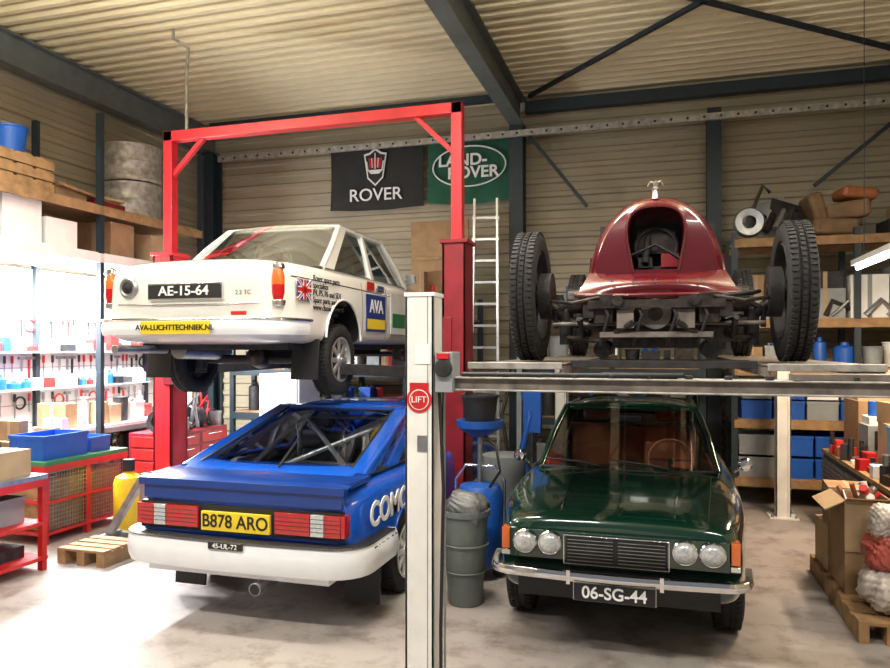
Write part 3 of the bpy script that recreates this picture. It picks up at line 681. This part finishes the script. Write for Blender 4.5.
def flag(name,u,wd,z0,z1,mt,kind):
    e=empty(name,(u,10.42,(z0+z1)/2));m=M();n=16;vs=[];fs=[];h=z1-z0
    for i in range(n+1):
        for j in range(n+1):
            a=i/n;b_=j/n;vs.append(((a-.5)*wd*(1-.02*math.sin(b_*3)),-.015*math.sin(a*17)*(1-b_)-.01,(b_-.5)*h-.05*math.sin(math.pi*a)*(1 if kind else .6)))
    for i in range(n):
        for j in range(n): fs.append((i*(n+1)+j,(i+1)*(n+1)+j,(i+1)*(n+1)+j+1,i*(n+1)+j+1))
    m.add(vs,fs,mt);m.done('cloth',e)
    m=M()
    if kind==0:
        pts=[(0,-.16),(.13,-.04),(.19,.34),(.10,.36),(0,.43),(-.10,.36),(-.19,.34),(-.13,-.04)]
        m.panel([(x,-.045,z) for x,z in pts],.006,INKW);m.panel([(x*.86,-.05,z*.88+.012) for x,z in pts],.006,INK)
        m.panel([(-.09,-.055,.12),(.09,-.055,.12),(.11,-.055,.27),(-.11,-.055,.27)],.006,REDS)
        for q in(-.045,.0,.045): m.bar((q,-.059,.12),(q*1.2,-.059,.27),.012,.004,INKW,up=(0,1,0))
        m.tube([(-.14,-.058,.22),(-.12,-.058,.09),(-.06,-.058,.04),(.06,-.058,.04),(.12,-.058,.09),(.14,-.058,.22)],.014,INKW,n=8);m.panel([(-.12,-.055,.09),(.12,-.055,.09),(.06,-.055,.03),(-.06,-.055,.03)],.006,INKW)
        m.bar((0,-.057,.1),(0,-.057,.35),.014,.004,INKW,up=(0,1,0))
        text('ROVER',.27,(0,-.05,-.30),INKW,e,'flag_text',bold=.002,sx=1.05)
    else:
        el=[(.56*math.cos(2*math.pi*k/40),.30*math.sin(2*math.pi*k/40)+.0) for k in range(40)]
        m.tube([(x,-.05,z) for x,z in el],.012,INKW,closed=True)
        text('LAND-',.24,(-.10,-.05,.09),INKW,e,'flag_text',bold=.006,sx=1.05);text('ROVER',.24,(.06,-.05,-.10),INKW,e,'flag_text',bold=.006,sx=1.05)
    m.done('emblem',e);return e
flag('shield_banner_flag',-4.24,1.56,4.07,5.07,FLAGB,0)
flag('oval_banner_flag',-2.74,1.32,4.10,5.12,FLAGG,1)

# ================================================================ CLUTTER HELPERS
def crate(m,x,y,z,a,b_,h,mt):
    t=.012
    m.bb(x-a/2,x+a/2,y-b_/2,y+b_/2,z,z+t,mt)
    for s in(-1,1):
        m.bb(x+s*a/2-t/2,x+s*a/2+t/2,y-b_/2,y+b_/2,z,z+h,mt);m.bb(x-a/2,x+a/2,y+s*b_/2-t/2,y+s*b_/2+t/2,z,z+h,mt)
        m.bb(x-a/2-.012,x+a/2+.012,y+s*(b_/2+.006)-.006,y+s*(b_/2+.006)+.006,z+h-.035,z+h,mt)
        m.bb(x+s*(a/2+.006)-.006,x+s*(a/2+.006)+.006,y-b_/2,y+b_/2,z+h-.035,z+h,mt)
    for k in(-.3,0,.3): m.bb(x+k*a-.008,x+k*a+.008,y-b_/2-.008,y-b_/2,z+.02,z+h-.03,mt)
def carton(m,x,y,z,a,b_,h,mt=CARD,rz=0):
    m.box((x,y,z+h/2),(a,b_,h),mt,rot=(0,0,rz));m.box((x,y,z+h/2),(a*.12,b_+.004,h+.004),CARD2 if mt is not WHITE else GREYC,rot=(0,0,rz))
def item(m,x,y,z,wd,dp,h,pal):
    k=R.random();mt=R.choice(pal)
    if k<.2: carton(m,x,y,z,wd*.92,dp*.9,h,R.choice([CARD,CARD2,WHITE,GREYC]),R.uniform(-.1,.1))
    elif k<.55: crate(m,x,y,z,wd*.9,dp*.9,h*.8,mt); [m.box((x+R.uniform(-.3,.3)*wd,y+R.uniform(-.3,.3)*dp,z+h*.75),(wd*.25,dp*.25,h*.25),R.choice(pal),rot=(R.random(),R.random(),R.random())) for _ in range(3)]
    elif k<.72:
        r=min(wd,dp)*.42;m.lathe((x,y,z),[(.001,0),(r,0),(r,h*.75),(r*.9,h*.8),(r*.4,h*.85),(r*.35,h*.97),(.001,h)],mt,'Z',16)
    elif k<.82:
        r=min(wd,dp)*.45;m.cyl((x,y,z),(x,y,z+h*.9),r*.85,mt,r2=r);m.ring((x,y,z+h*.9),r,.01,mt,'Z',20)
    elif k<.92:
        for _ in range(5):
            m.tube([(x+R.uniform(-.45,.45)*wd,y+R.uniform(-.4,.4)*dp,z+.02),(x+R.uniform(-.4,.4)*wd,y+R.uniform(-.3,.3)*dp,z+h*R.uniform(.4,1)),(x+R.uniform(-.45,.45)*wd,y+R.uniform(-.4,.4)*dp,z+h*R.uniform(.1,.6))],R.uniform(.01,.03),R.choice([DARK,STEEL,GREASE,BLACK,REDS]))
    else:
        r=min(wd,h)*.45;m.lathe((x,y,z+r),[(r*.5,-.06),(r*.9,-.07),(r,-.02),(r,.02),(r*.9,.07),(r*.5,.06),(r*.5,-.06)],DARK,'Y',20);m.box((x,y+dp*.2,z+h*.3),(wd*.6,dp*.3,h*.6),mt)
def fill(m,a0,a1,c0,c1,z,hmin,hmax,pal,axis='x',wmin=.15,wmax=.4):
    p=a0
    while p<a1-wmin:
        wd=min(R.uniform(wmin,wmax),a1-p);h=R.uniform(hmin,hmax);dp=min(abs(c1-c0)*.9,R.uniform(.2,.5));c=(c0+c1)/2 if dp>.4 else min(c0,c1)+dp/2+.05
        if axis=='x': item(m,p+wd/2,c,z,wd,dp,h,pal)
        else: item(m,c1-dp/2-.03,p+wd/2,z,dp,wd,h,pal)
        p+=wd+.01
def rack(name,x0,x1,y0,y1,levels,top,bays=2,beam=ORANGE,post=TEAL,axis='x',bd=.09,deck=WOOD):
    m=M()
    for k in range(bays+1):
        for q in(0,1):
            if axis=='x': x=lerp(x0,x1,k/bays);y=(y0,y1)[q]
            else: y=lerp(y0,y1,k/bays);x=(x0,x1)[q]
            m.bb(x-.035,x+.035,y-.03,y+.03,0,top,post)
    for z in levels:
        bm_,dk=(WHITE,WHITE) if (axis=='y' and z<3.2) else (beam,deck)  # lower shelf coloured white to stand in for the overexposed glow there
        m.bb(x0,x1,y0,y1,z-.03,z,dk)
        if axis=='x':
            for y in(y0,y1): m.bb(x0,x1,y-.035,y-.0,z-bd-.02,z-.015,bm_)
        else:
            for x in(x0,x1): m.bb(x,x+.035,y0,y1,z-bd-.02,z-.015,bm_)
    return m.done(name)
PAL=[BLUEC,BLUEC,GREYC,WHITE,REDS,DARK,BLACK,REDS,WHITE,GREENC,STEEL]
PALD=[GREYC,DARK,BLACK,STEEL,BLUEC,DARK,GREYC,GREASE]
rack('pallet_rack',.85,3.5,9.35,10.1,[.35,1.05,1.68,2.25,3.22],3.3,2,beam=WOOD)
m=M()
for z0 in(.35,.62):
    for k in range(6): crate(m,1.1+k*.42,9.62,z0,.38,.5,.24,BLUEC if (k+int(z0*10))%3 else GREYC)
m.done('storage_crates')
m=M()
for k in range(7): crate(m,1.1+k*.36,9.6,1.05,.32,.45,.22,(BLUEC,BLUEC,GREYC,BLUEC,WHITE,BLUEC,GREYC)[k]);crate(m,1.1+k*.36,9.6,1.29,.32,.45,.2,(GREYC,BLUEC,WHITE,GREYC,BLUEC,BLUEC,CARD)[k])
fill(m,.95,3.4,9.3,10.0,1.68,.20,.42,[GREYC,DARK,WHITE,BLUEC,GREYC])
m.done('storage_boxes')
m=M()
for k,(x,a,h,mt) in enumerate(((1.1,.3,.28,GREYC),(1.45,.3,.45,CARD),(1.85,.42,.35,GREYC),(2.3,.40,.50,WHITE),(2.72,.36,.38,CARD2),(3.15,.4,.55,GREYC))): carton(m,x,9.6,2.25,a,.45,h,mt,R.uniform(-.08,.08))
carton(m,1.85,9.6,2.60,.38,.4,.2,DARK);carton(m,2.72,9.6,2.63,.34,.4,.22,GREYC);carton(m,1.1,9.6,2.53,.28,.4,.25,CARD)
for k in range(10):
    x=R.uniform(1.0,3.3);m.tube([(x,9.35,2.28),(x+R.uniform(-.1,.2),9.38,2.45),(x+R.uniform(.1,.3),9.4,2.35)],R.uniform(.015,.04),R.choice([DARK,STEEL,BLACK]))
m.done('spare_parts')
# body panels, rims and pipes on the top shelf
m=M()
for i in range(5):
    x=.98+i*.11;m.tube([(x,9.4,3.27+.02*i),(x+.1,9.5,3.46+.03*i),(x+.28,9.8,3.40)],.04,(STEEL,DARK,GREASE)[i%3])
m.patch((.95,9.5,3.24),(1.5,9.5,3.30),(1.45,9.7,3.78),(1.05,9.7,3.66),GREYC,(0,-.10,.02),8);m.patch((1.2,9.45,3.26),(1.7,9.45,3.24),(1.62,9.6,3.62),(1.3,9.6,3.74),DARK,(0,-.08,.02),8)
m.lathe((1.02,9.42,3.42),[(.08,-.06),(.16,-.07),(.18,-.03),(.18,.03),(.16,.07),(.08,.06)],STEEL,'Y',28)
m.tube([(1.08,9.6,3.60),(1.2,9.6,3.90),(1.28,9.6,3.80)],.022,GREASE)
m.done('body_panels_and_rims',solid=0)
def blob(name,c,s,mt,seed,amp=.18,parent=None,crinkle=0):
    rr=random.Random(seed);bm=bmesh.new();bmesh.ops.create_icosphere(bm,subdivisions=5 if crinkle else 4,radius=1)
    ph=[Vector((rr.uniform(-3,3),rr.uniform(-3,3),rr.uniform(-3,3))) for _ in range(6)]
    for q in bm.verts:
        d=sum(math.sin(q.co.dot(p)*1.6+i) for i,p in enumerate(ph))/6
        if crinkle: d+=crinkle*sum(abs(math.sin(q.co.dot(p)*4.2+i*2)) for i,p in enumerate(ph))/6
        q.co=q.co*(1+amp*d*2)
        q.co=Vector((math.copysign(abs(q.co.x)**.7,q.co.x)*s[0],math.copysign(abs(q.co.y)**.7,q.co.y)*s[1],math.copysign(abs(q.co.z)**.8,q.co.z)*s[2]))+Vector(c)
    me=bpy.data.meshes.new(name);bm.to_mesh(me);bm.free();me.materials.append(mt);me.polygons.foreach_set('use_smooth',[True]*len(me.polygons))
    o=bpy.data.objects.new(name,me);COL.objects.link(o)
    if parent:o.parent=parent
    return o
# stored car seats (upholstery), on the top shelf
m=M()
m.box((1.95,9.62,3.33),(.5,.5,.19),FABRIC,rot=(0,.04,.1));m.box((1.78,9.68,3.55),(.16,.48,.42),FABRIC,rot=(0,-.25,.1));m.box((2.14,9.62,3.54),(.46,.44,.2),FABRIC,rot=(.1,-.1,-.2));m.box((2.22,9.66,3.73),(.40,.40,.14),BROWN,rot=(0,.12,.15))
m.done('stored_car_seats',bevel=.05)
m=M()
m.box((2.72,9.62,3.31),(.45,.4,.16),DARK,rot=(0,0,.1));m.box((3.15,9.62,3.34),(.35,.4,.22),GREYC,rot=(0,0,-.1));m.box((2.75,9.6,3.47),(.3,.3,.14),CARD,rot=(0,0,.3))
for k in range(6): m.tube([(2.6+k*.1,9.4,3.40),(2.7+k*.1,9.5,3.62),(2.85+k*.08,9.6,3.48)],.025,(DARK,STEEL)[k%2])
m.done('stored_parts_pile',bevel=.012)
rack('low_shelving_unit',-1.7,.5,9.5,10.1,[.3,1.0,1.65,2.4],2.5,2,beam=TEAL)
m=M()
for z,h in((.3,.5),(1.0,.5),(1.65,.5),(2.4,.6)): fill(m,-1.6,.45,9.5,10.05,z,.25,h,PALD,wmin=.12,wmax=.3)
m.done('assorted_spare_parts')
rack('shelving_unit',-6.2,-2.5,9.5,10.1,[.3,.95,1.6,2.3],2.6,4,beam=TEAL)
m=M()
for z,h in((.3,.5),(.95,.5),(1.6,.5),(2.3,.7)): fill(m,-6.1,-2.6,9.5,10.05,z,.25,h,PAL,wmin=.1,wmax=.25)
m.done('assorted_stock')
rack('mezzanine_pallet_rack',-7.25,-6.3,5.0,8.85,[3.02,3.58],4.65,2,beam=WOOD,axis='y',bd=.10)
m=M()
for zz in(3.585,4.09):
    m.lathe((-6.80,8.05,zz),[(.001,0),(.36,0),(.375,.02),(.375,.05),(.36,.07),(.36,.23),(.37,.25),(.36,.27),(.36,.42),(.375,.44),(.375,.48),(.34,.49),(.33,.45),(.001,.44)],GALV,'Z',40)
m.done('steel_drums')
m=M()
for k in range(3):
    z=3.585+k*.12
    for q in range(4): m.bb(-7.1,-6.35,5.35+q*.24,5.55+q*.24,z+.09,z+.11,WOOD)
    for q in(0,1,2): m.bb(-7.1+q*.34,-7.02+q*.34,5.35,6.3,z,z+.09,WOOD)
m.done('wooden_pallets')
m=M();m.lathe((-6.6,5.98,3.94),[(.001,0),(.13,0),(.16,.28),(.17,.28),(.17,.30),(.15,.30)],BLUEC,'Z',28);m.done('blue_bucket')
m=M();carton(m,-6.7,6.65,3.585,.5,.45,.12,CARD2);m.bar((-6.4,6.4,3.72),(-6.5,7.5,3.66),.12,.03,WOOD);m.bar((-6.6,6.45,3.73),(-6.4,7.4,3.70),.10,.03,CARD2);m.box((-6.55,7.2,3.62),(.3,.5,.07),REDD);m.done('timber_offcuts')
m=M()
for k,(y,h,a) in enumerate(((5.4,.42,.45),(5.9,.47,.48),(6.42,.30,.42),(7.35,.4,.4),(8.1,.35,.45))):
    carton(m,-6.6,y,3.025,.5,a,h,WHITE if k<3 else (CARD if k==3 else CARD2))
m.done('white_storage_boxes')
PEG=mat('pegboard_white',(.82,.82,.80),.5,var=.05)
tb=empty('tool_pegboard',(-7.3,7.6,0));m=M();m.bb(0,.03,-2.4,2.4,.9,2.85,PEG)
for k in range(8): m.bb(.03,.034,-2.4,2.4,1.0+k*.22,1.008+k*.22,GREYC)
m.done('board',tb)
m=M()
# two narrow shelves with bins + hanging tools: hammers, spanners, screwdrivers, coils
for zs in(1.42,1.86):
    m.bb(.03,.22,-2.35,2.35,zs-.02,zs,GREYC)
    p=-2.3
    while p<2.2:
        wd=R.uniform(.09,.2);h=R.uniform(.08,.22);mt=R.choice([REDS,REDS,WHITE,BLUEC,DARK,STEEL,GREYC,WHITE,BLACK])
        if R.random()<.55: m.box((.13,p+wd/2,zs+h/2),(.15,wd*.88,h),mt)
        else: m.lathe((.13,p+wd/2,zs),[(.001,0),(wd*.4,0),(wd*.4,h*.7),(wd*.15,h*.85),(wd*.15,h),(.001,h)],mt,'Z',12)
        p+=wd+.01
for zs in(1.33,1.78,2.25):
    p=-2.3
    while p<2.3:
        q=R.random();h=R.uniform(.14,.26);mt=R.choice([REDS,BLACK,STEEL,REDS,DARK,STEEL])
        if q<.35: m.bar((.06,p,zs),(.06,p,zs-h),.022,.018,mt);m.box((.06,p,zs),(.03,.09,.035),STEEL)
        elif q<.75: m.bar((.06,p,zs-.03),(.06,p,zs-h),.014,.01,STEEL);m.cyl((.06,p,zs+.03),(.06,p,zs-.06),.016,mt,n=10)
        elif zs>2 or q<.85: m.ring((.05,p,zs-.08),.07,.012,mt,'X',20)
        p+=R.uniform(.07,.15)
m.done('hand_tools',tb)
def bench(name,x0,x1,y0,y1,zt,fr,top,basket=True):
    m=M();m.bb(x0,x1,y0,y1,zt-.04,zt,top);m.bb(x0+.02,x1+.005,y0+.0,y1,zt-.10,zt-.04,fr)
    for x in(x0+.04,x1-.03):
        for y in(y0+.03,(y0+y1)/2,y1-.03): m.bb(x-.025,x+.025,y-.025,y+.025,0,zt-.05,fr)
    for z in(.12,.42):
        m.bb(x0+.03,x1,y0,y1,z-.03,z,fr)
    if basket:
        for k in range(int((y1-y0)/.035)):
            m.bb(x1-.012,x1-.006,y0+k*.035,y0+k*.035+.005,.12,zt-.12,STEEL)
        for k in range(14): m.bb(x1-.012,x1-.006,y0,y1,.14+k*.042,.145+k*.042,STEEL)
        m.bb(x0+.05,x1-.05,y0+.05,y1-.05,.13,zt-.18,WOOD if fr is REDS else DARK)
    return m.done(name)
bench('workbench',-6.5,-5.65,5.5,6.62,.80,REDS,GREENC)
bench('workshop_trolley',-5.95,-5.05,3.9,4.95,.82,REDS,STEEL,False)
m=M();crate(m,-5.95,5.85,.80,.42,.55,.24,BLUEC);crate(m,-5.95,6.32,.80,.40,.28,.16,BLUEC);m.done('blue_crates')
m=M();carton(m,-5.3,4.72,.82,.3,.3,.22,CARD2);m.done('cardboard_carton')
m=M();m.box((-5.75,4.3,.9),(.3,.4,.16),BLACK);crate(m,-5.45,4.62,.42,.5,.45,.22,GREYC);crate(m,-5.45,4.2,.42,.5,.35,.2,GREYC);m.box((-5.5,4.6,.17),(.6,.5,.1),DARK);m.done('tool_trays')
m=M();fill(m,5.52,6.6,-6.48,-6.17,.80,.15,.40,PAL,axis='y',wmin=.08,wmax=.16);m.done('bench_tools')
bench('long_workbench',-7.2,-6.55,6.7,9.4,.95,GREYC,WHITE,False)
m=M();fill(m,6.75,9.3,-7.2,-6.6,.95,.12,.38,PAL+[REDS,WHITE],axis='y',wmin=.09,wmax=.22);fill(m,6.75,9.3,-7.2,-6.6,.42,.2,.4,PAL,axis='y',wmin=.1,wmax=.2);m.done('bench_supplies')
m=M();m.bb(-6.3,-5.7,7.4,8.6,0,.85,REDD)
for k in range(5):
    for j in(0,1): m.bb(-5.70,-5.69,7.43+j*.6,7.97+j*.6,.06+k*.155,.19+k*.155,REDS);m.bb(-5.69,-5.675,7.55+j*.6,7.85+j*.6,.15+k*.155,.165+k*.155,CHROME)
    m.bb(-6.25,-5.75,7.388,7.40,.06+k*.155,.19+k*.155,REDS)
m.done('tool_chest',bevel=.005)
m=M();fill(m,7.42,8.55,-6.28,-5.72,.852,.15,.6,PAL,axis='y',wmin=.08,wmax=.2);m.done('chest_top_supplies')
m=M();m.bb(-5.2,-4.6,8.6,9.2,0,1.55,WHITE);m.bb(-5.17,-4.63,8.58,8.6,.05,.75,WHITE);m.bb(-5.17,-4.63,8.58,8.6,.8,1.5,WHITE);m.bb(-4.72,-4.69,8.55,8.58,.5,.7,STEEL);m.bb(-4.72,-4.69,8.55,8.58,.85,1.05,STEEL);m.done('metal_locker',bevel=.006)
m=M()
m.bar((-5.1,5.62,.05),(-4.55,5.62,.05),.07,.05,STEEL);m.bar((-5.1,5.95,.05),(-4.55,5.95,.05),.07,.05,STEEL)
m.bar((-5.05,5.78,.05),(-4.62,5.78,.68),.06,.06,STEEL);m.bar((-4.62,5.78,.05),(-4.62,5.78,.70),.06,.06,STEEL);m.bar((-5.05,5.62,.07),(-5.05,5.95,.07),.05,.05,STEEL);m.bar((-4.62,5.62,.07),(-4.62,5.95,.07),.05,.05,STEEL)
for x in(-5.1,-4.55):
    for y in(5.62,5.95): m.cyl((x,y-.015,.032),(x,y+.015,.032),.032,BLACK,n=14)
m.done('engine_stand',loc=(-.12,0,0))
m=M();m.lathe((-5.32,6.25,0),[(.001,0),(.14,0),(.15,.02),(.15,.50),(.13,.56),(.05,.60),(.05,.66),(.001,.66)],YEL,'Z',28);m.cyl((-5.32,6.25,.62),(-5.32,6.25,.74),.06,BLACK);m.done('yellow_air_cylinder')
m=M()
for k in range(4): m.bb(-5.15,-4.65,5.28+k*.12,5.37+k*.12,.12,.14,WOOD)
for k in range(3): m.bb(-5.15+k*.21,-5.07+k*.21,5.28,5.73,0,.12,WOOD)
m.done('small_pallet',loc=(.05,-.18,0))
m=M()
for s in(-1,1): m.bar((s*.19,0,0),(s*.15,.33,3.9),.03,.07,ALU)
for k in range(13): t=(k+.6)/13.5;m.bar((-.18,.33*t,3.9*t),(.18,.33*t,3.9*t),.03,.03,ALU)
m.done('aluminium_ladder',loc=(-2.20,9.08,0),rz=.15)
m=M();m.box((-3.0,9.75,3.20),(.85,.03,1.0),CARD,rot=(.05,0,0));m.box((-3.0,9.72,3.17),(.7,.01,.05),WOOD);m.done('cardboard_panel',bevel=.004)
bn=empty('rubbish_bin',(-1.40,5.20,0));m=M()
m.lathe((0,0,0),[(.001,0),(.125,0),(.13,.02),(.165,.62),(.17,.66),(.185,.66),(.185,.70),(.17,.70),(.16,.66),(.12,.04),(.001,.03)],BINM,'Z',36)
for z in(.25,.45): m.ring((0,0,z),.135+.055*z/.62+.0,.006,BINM,'Z',36)
m.done('bin',bn);blob('bag',(0.01,0,.70),(.125,.125,.10),BAG,4,.3,parent=bn,crinkle=.8)
od=empty('waste_oil_drainer',(-1.45,5.85,0));m=M()
m.lathe((0,0,.1),[(.001,0),(.17,0),(.19,.03),(.19,.60),(.16,.66),(.04,.68),(.001,.68)],BLUEC,'Z',32);m.cyl((0,0,.77),(0,0,1.2),.022,STEEL)
m.lathe((0,0,1.16),[(.001,0),(.06,0),(.19,.08),(.20,.14),(.185,.14),(.05,.03),(.001,.03)],BLUEC,'Z',36)
m.lathe((.0,0,1.25),[(.001,0),(.12,0),(.15,.24),(.16,.24),(.16,.26),(.14,.26),(.13,.2)],BLACK,'Z',28)
m.tube([(-.14,0,1.50),(-.10,0,1.62),(.1,0,1.62),(.14,0,1.50)],.006,STEEL);m.tube([(.1,-.1,.75),(.2,-.13,.9),(.16,-.1,1.1),(.05,-.05,1.18)],.012,BLACK)
m.tube([(.20,0,.1),(.21,0,.8),(.12,0,.92),(-.12,0,.92),(-.21,0,.8),(-.20,0,.1)],.014,CHROME)
for a in(0,2.1,4.2): m.cyl((.16*math.cos(a),.16*math.sin(a)-.015,.05),(.16*math.cos(a),.16*math.sin(a)+.015,.05),.05,BLACK,n=16)
m.done('drainer',od)
m=M();m.lathe((-1.44,6.75,0),[(.001,0),(.20,0),(.21,.02),(.20,.3),(.21,.32),(.20,.6),(.21,.62),(.21,.88),(.19,.89),(.001,.88)],GREYC,'Z',36);m.done('oil_barrel')
m=M();m.box((-1.45,7.6,.9),(.05,.05,1.8),GREYC);m.tube([(-1.45,7.58,1.6),(-1.3,7.4,1.2),(-1.4,7.4,.8),(-1.25,7.4,.4),(-1.4,7.5,.06)],.03,BLUEC)
m.tube([(-1.5,7.58,1.7),(-1.6,7.4,1.2),(-1.5,7.4,.6),(-1.6,7.4,.06)],.02,BLACK);m.bb(-1.7,-1.2,7.4,7.7,0,.04,GREYC);m.box((-1.28,7.45,1.25),(.18,.12,.45),BLUEC);m.done('hose_stand')

# ================================================================ RIGHT BENCH & BOXES
bench('storage_bench',1.66,2.6,5.3,8.6,.82,DARK,WOOD,False)
m=M()
for k in range(80): m.bb(1.652,1.658,5.32+k*.041,5.325+k*.041,.1,.74,STEEL)
for k in range(14): m.bb(1.652,1.658,5.3,8.6,.12+k*.045,.125+k*.045,STEEL)
m.bb(1.70,2.5,5.35,8.55,.13,.38,WOOD);m.bb(1.70,2.5,5.35,8.55,.43,.68,CARD);m.done('mesh_basket')
m=M()
for y,a,h,mt in((6.55,.40,.20,CARD),(7.12,.40,.42,CARD2),(8.25,.5,.55,CARD)): carton(m,2.07,y,.825,.42,a,h,mt,R.uniform(-.12,.12))
carton(m,2.05,7.12,1.245,.36,.34,.18,CARD,.2);carton(m,2.1,8.25,1.375,.4,.4,.3,CARD2,-.1)
m.done('cardboard_boxes')
m=M();m.box((2.0,7.65,1.005),(.34,.34,.36),GREYC);m.box((2.0,7.47,1.05),(.24,.01,.18),BLACK);m.box((2.0,7.65,1.22),(.30,.26,.08),WHITE);m.cyl((1.92,7.65,1.26),(1.92,7.65,1.40),.05,BLUEC);m.done('bench_compressor',bevel=.01)
m=M()
for k in range(7): m.bb(1.22,1.60,5.2+k*.24,5.36+k*.24,.12,.14,WOOD)
for k in range(3): m.bb(1.22+k*.16,1.28+k*.16,5.2,6.8,0,.12,WOOD)
m.done('wooden_pallet')
m=M()
carton(m,1.42,6.50,.142,.34,.42,.36,CARD2,.03);carton(m,1.43,6.48,.502,.30,.36,.30,CARD,-.08)
m.done('stacked_cartons')
m=M()
x,y,a,b_,h,z=1.42,5.98,.32,.46,.34,.142
carton(m,x,y,z,a,b_,.30,CARD)
z=.447;h=.36
for s in(-1,1):
    m.bb(x+s*a/2-.006,x+s*a/2+.006,y-b_/2,y+b_/2,z,z+h,CARD);m.bb(x-a/2,x+a/2,y+s*b_/2-.006,y+s*b_/2+.006,z,z+h,CARD2)
m.bb(x-a/2,x+a/2,y-b_/2,y+b_/2,z,z+.01,CARD)
m.panel([(x-a/2,y-b_/2,z+h),(x-a/2,y+b_/2,z+h),(x-a/2-.13,y+b_/2,z+h-.07),(x-a/2-.13,y-b_/2,z+h-.07)],.008,CARD2)
m.panel([(x-a/2,y-b_/2,z+h),(x+a/2,y-b_/2,z+h),(x+a/2,y-b_/2-.06,z+h+.03),(x-a/2,y-b_/2-.06,z+h+.03)],.008,CARD)
for k in range(16): m.tube([(x+R.uniform(-.1,.1),y+R.uniform(-.18,.18),z+.2),(x+R.uniform(-.12,.12),y+R.uniform(-.18,.18),z+h+R.uniform(0,.12))],R.uniform(.012,.03),R.choice([WHITE,STEEL,BROWN,REDS,BLACK,ALU]))
m.done('open_cardboard_box')
for i,(zz,s_,mt) in enumerate(((.30,.125,BAGW),(.53,.11,BAGR),(.73,.095,BAGW))): blob('plastic_bag',(1.45+.01*i,5.47,zz),(s_,s_*1.2,s_*.85),mt,11+i,.28,crinkle=1.2)
m=M()
for k in range(60):
    y=R.uniform(6.0,8.5);x=R.uniform(1.70,1.8);hh=R.uniform(.03,.16)
    mt=R.choice([STEEL,REDS,BROWN,WHITE,BLACK,DARK,GREASE,DARK])
    if R.random()<.5: m.box((x,y,.822+hh/2+.0),(R.uniform(.05,.1),R.uniform(.05,.15),hh),mt,rot=(0,0,R.uniform(-.3,.3)))
    else: m.cyl((x,y,.822),(x,y,.822+hh*1.4),R.uniform(.02,.04),mt)
m.done('loose_engine_parts')
m=M();crate(m,2.0,6.55,1.03,.4,.42,.22,BLUEL);m.box((2.0,6.5,1.22),(.2,.3,.1),BLACK);m.box((1.95,6.6,1.24),(.15,.15,.14),REDS,rot=(.2,.3,.4));m.done('blue_parts_crate')

def tube_lamp(name,a,b_,hang=True,energy=60,col=(1,.93,.8)):
    a=Vector(a);b_=Vector(b_);e=empty(name);m=M()
    m.bar(a+Vector((0,0,.05)),b_+Vector((0,0,.05)),.12,.05,WHITE)
    m.cyl(a,b_,.018,TUBE);
    if hang:
        for t in(.15,.85):
            p=a.lerp(b_,t);m.tube([p+Vector((0,0,.07)),Vector((p.x,p.y,CE-.05))],.004,BLACK,n=6)
    m.done('fitting',e)
    ld=bpy.data.lights.new(name+'_light','AREA');ld.shape='RECTANGLE';ld.size=.12;ld.size_y=(b_-a).length;ld.energy=energy;ld.color=col
    o=bpy.data.objects.new('light',ld);COL.objects.link(o);o.parent=e;o.location=(a+b_)/2-Vector((0,0,.03))
    d=(b_-a);o.rotation_euler=(0,0,math.atan2(d.y,d.x)-math.pi/2)
    return e
tube_lamp('hanging_fluorescent_lamp',(1.84,6.3,2.68),(1.84,7.9,2.68),energy=110,col=(1,.72,.47))
for i,y in enumerate((5.4,6.9)):
    e=tube_lamp('wall_fluorescent_lamp',(-6.72,y,2.84),(-6.72,y+1.35,2.84),hang=False,energy=330,col=(.95,.98,1))
    pl=bpy.data.lights.new('tube_glow','POINT');pl.energy=190;pl.shadow_soft_size=.1;pl.color=(.95,.98,1)
    o=bpy.data.objects.new('tube_glow',pl);COL.objects.link(o);o.parent=e;o.location=(-6.4,y+.7,2.6)
def overhead(x,y,z,e,up,col=(1,.95,.87)):
    q=tube_lamp('ceiling_fluorescent_lamp',(x-.75,y,z),(x+.75,y,z),energy=e,col=col)
    ld=bpy.data.lights.new('uplight','AREA');ld.shape='RECTANGLE';ld.size=1.5;ld.size_y=.3;ld.energy=up;ld.color=(1,.93,.74)
    o=bpy.data.objects.new('uplight',ld);COL.objects.link(o);o.parent=q;o.location=(x,y,z+.15);o.rotation_euler=(math.pi,0,0)
for x,k in((-5.2,.95),(-1.6,1.1),(2.0,.65)):
    overhead(x,4.4,4.75,115*k,150*k);overhead(x,1.2,4.75,200*k,30)
W=bpy.data.worlds.new('world');SC.world=W;W.use_nodes=True
W.node_tree.nodes['Background'].inputs[0].default_value=(.85,.92,1,1);W.node_tree.nodes['Background'].inputs[1].default_value=.26

cd=bpy.data.cameras.new('camera');cd.sensor_width=36;cd.lens=720/890*36;cd.shift_y=14/890
cam=bpy.data.objects.new('camera',cd);COL.objects.link(cam);cam.location=(0,0,1.9);cam.rotation_euler=(math.pi/2,0,TH)
cd.clip_start=.05;SC.camera=cam
SC.view_settings.view_transform='Standard'
SC.view_settings.exposure=-.2
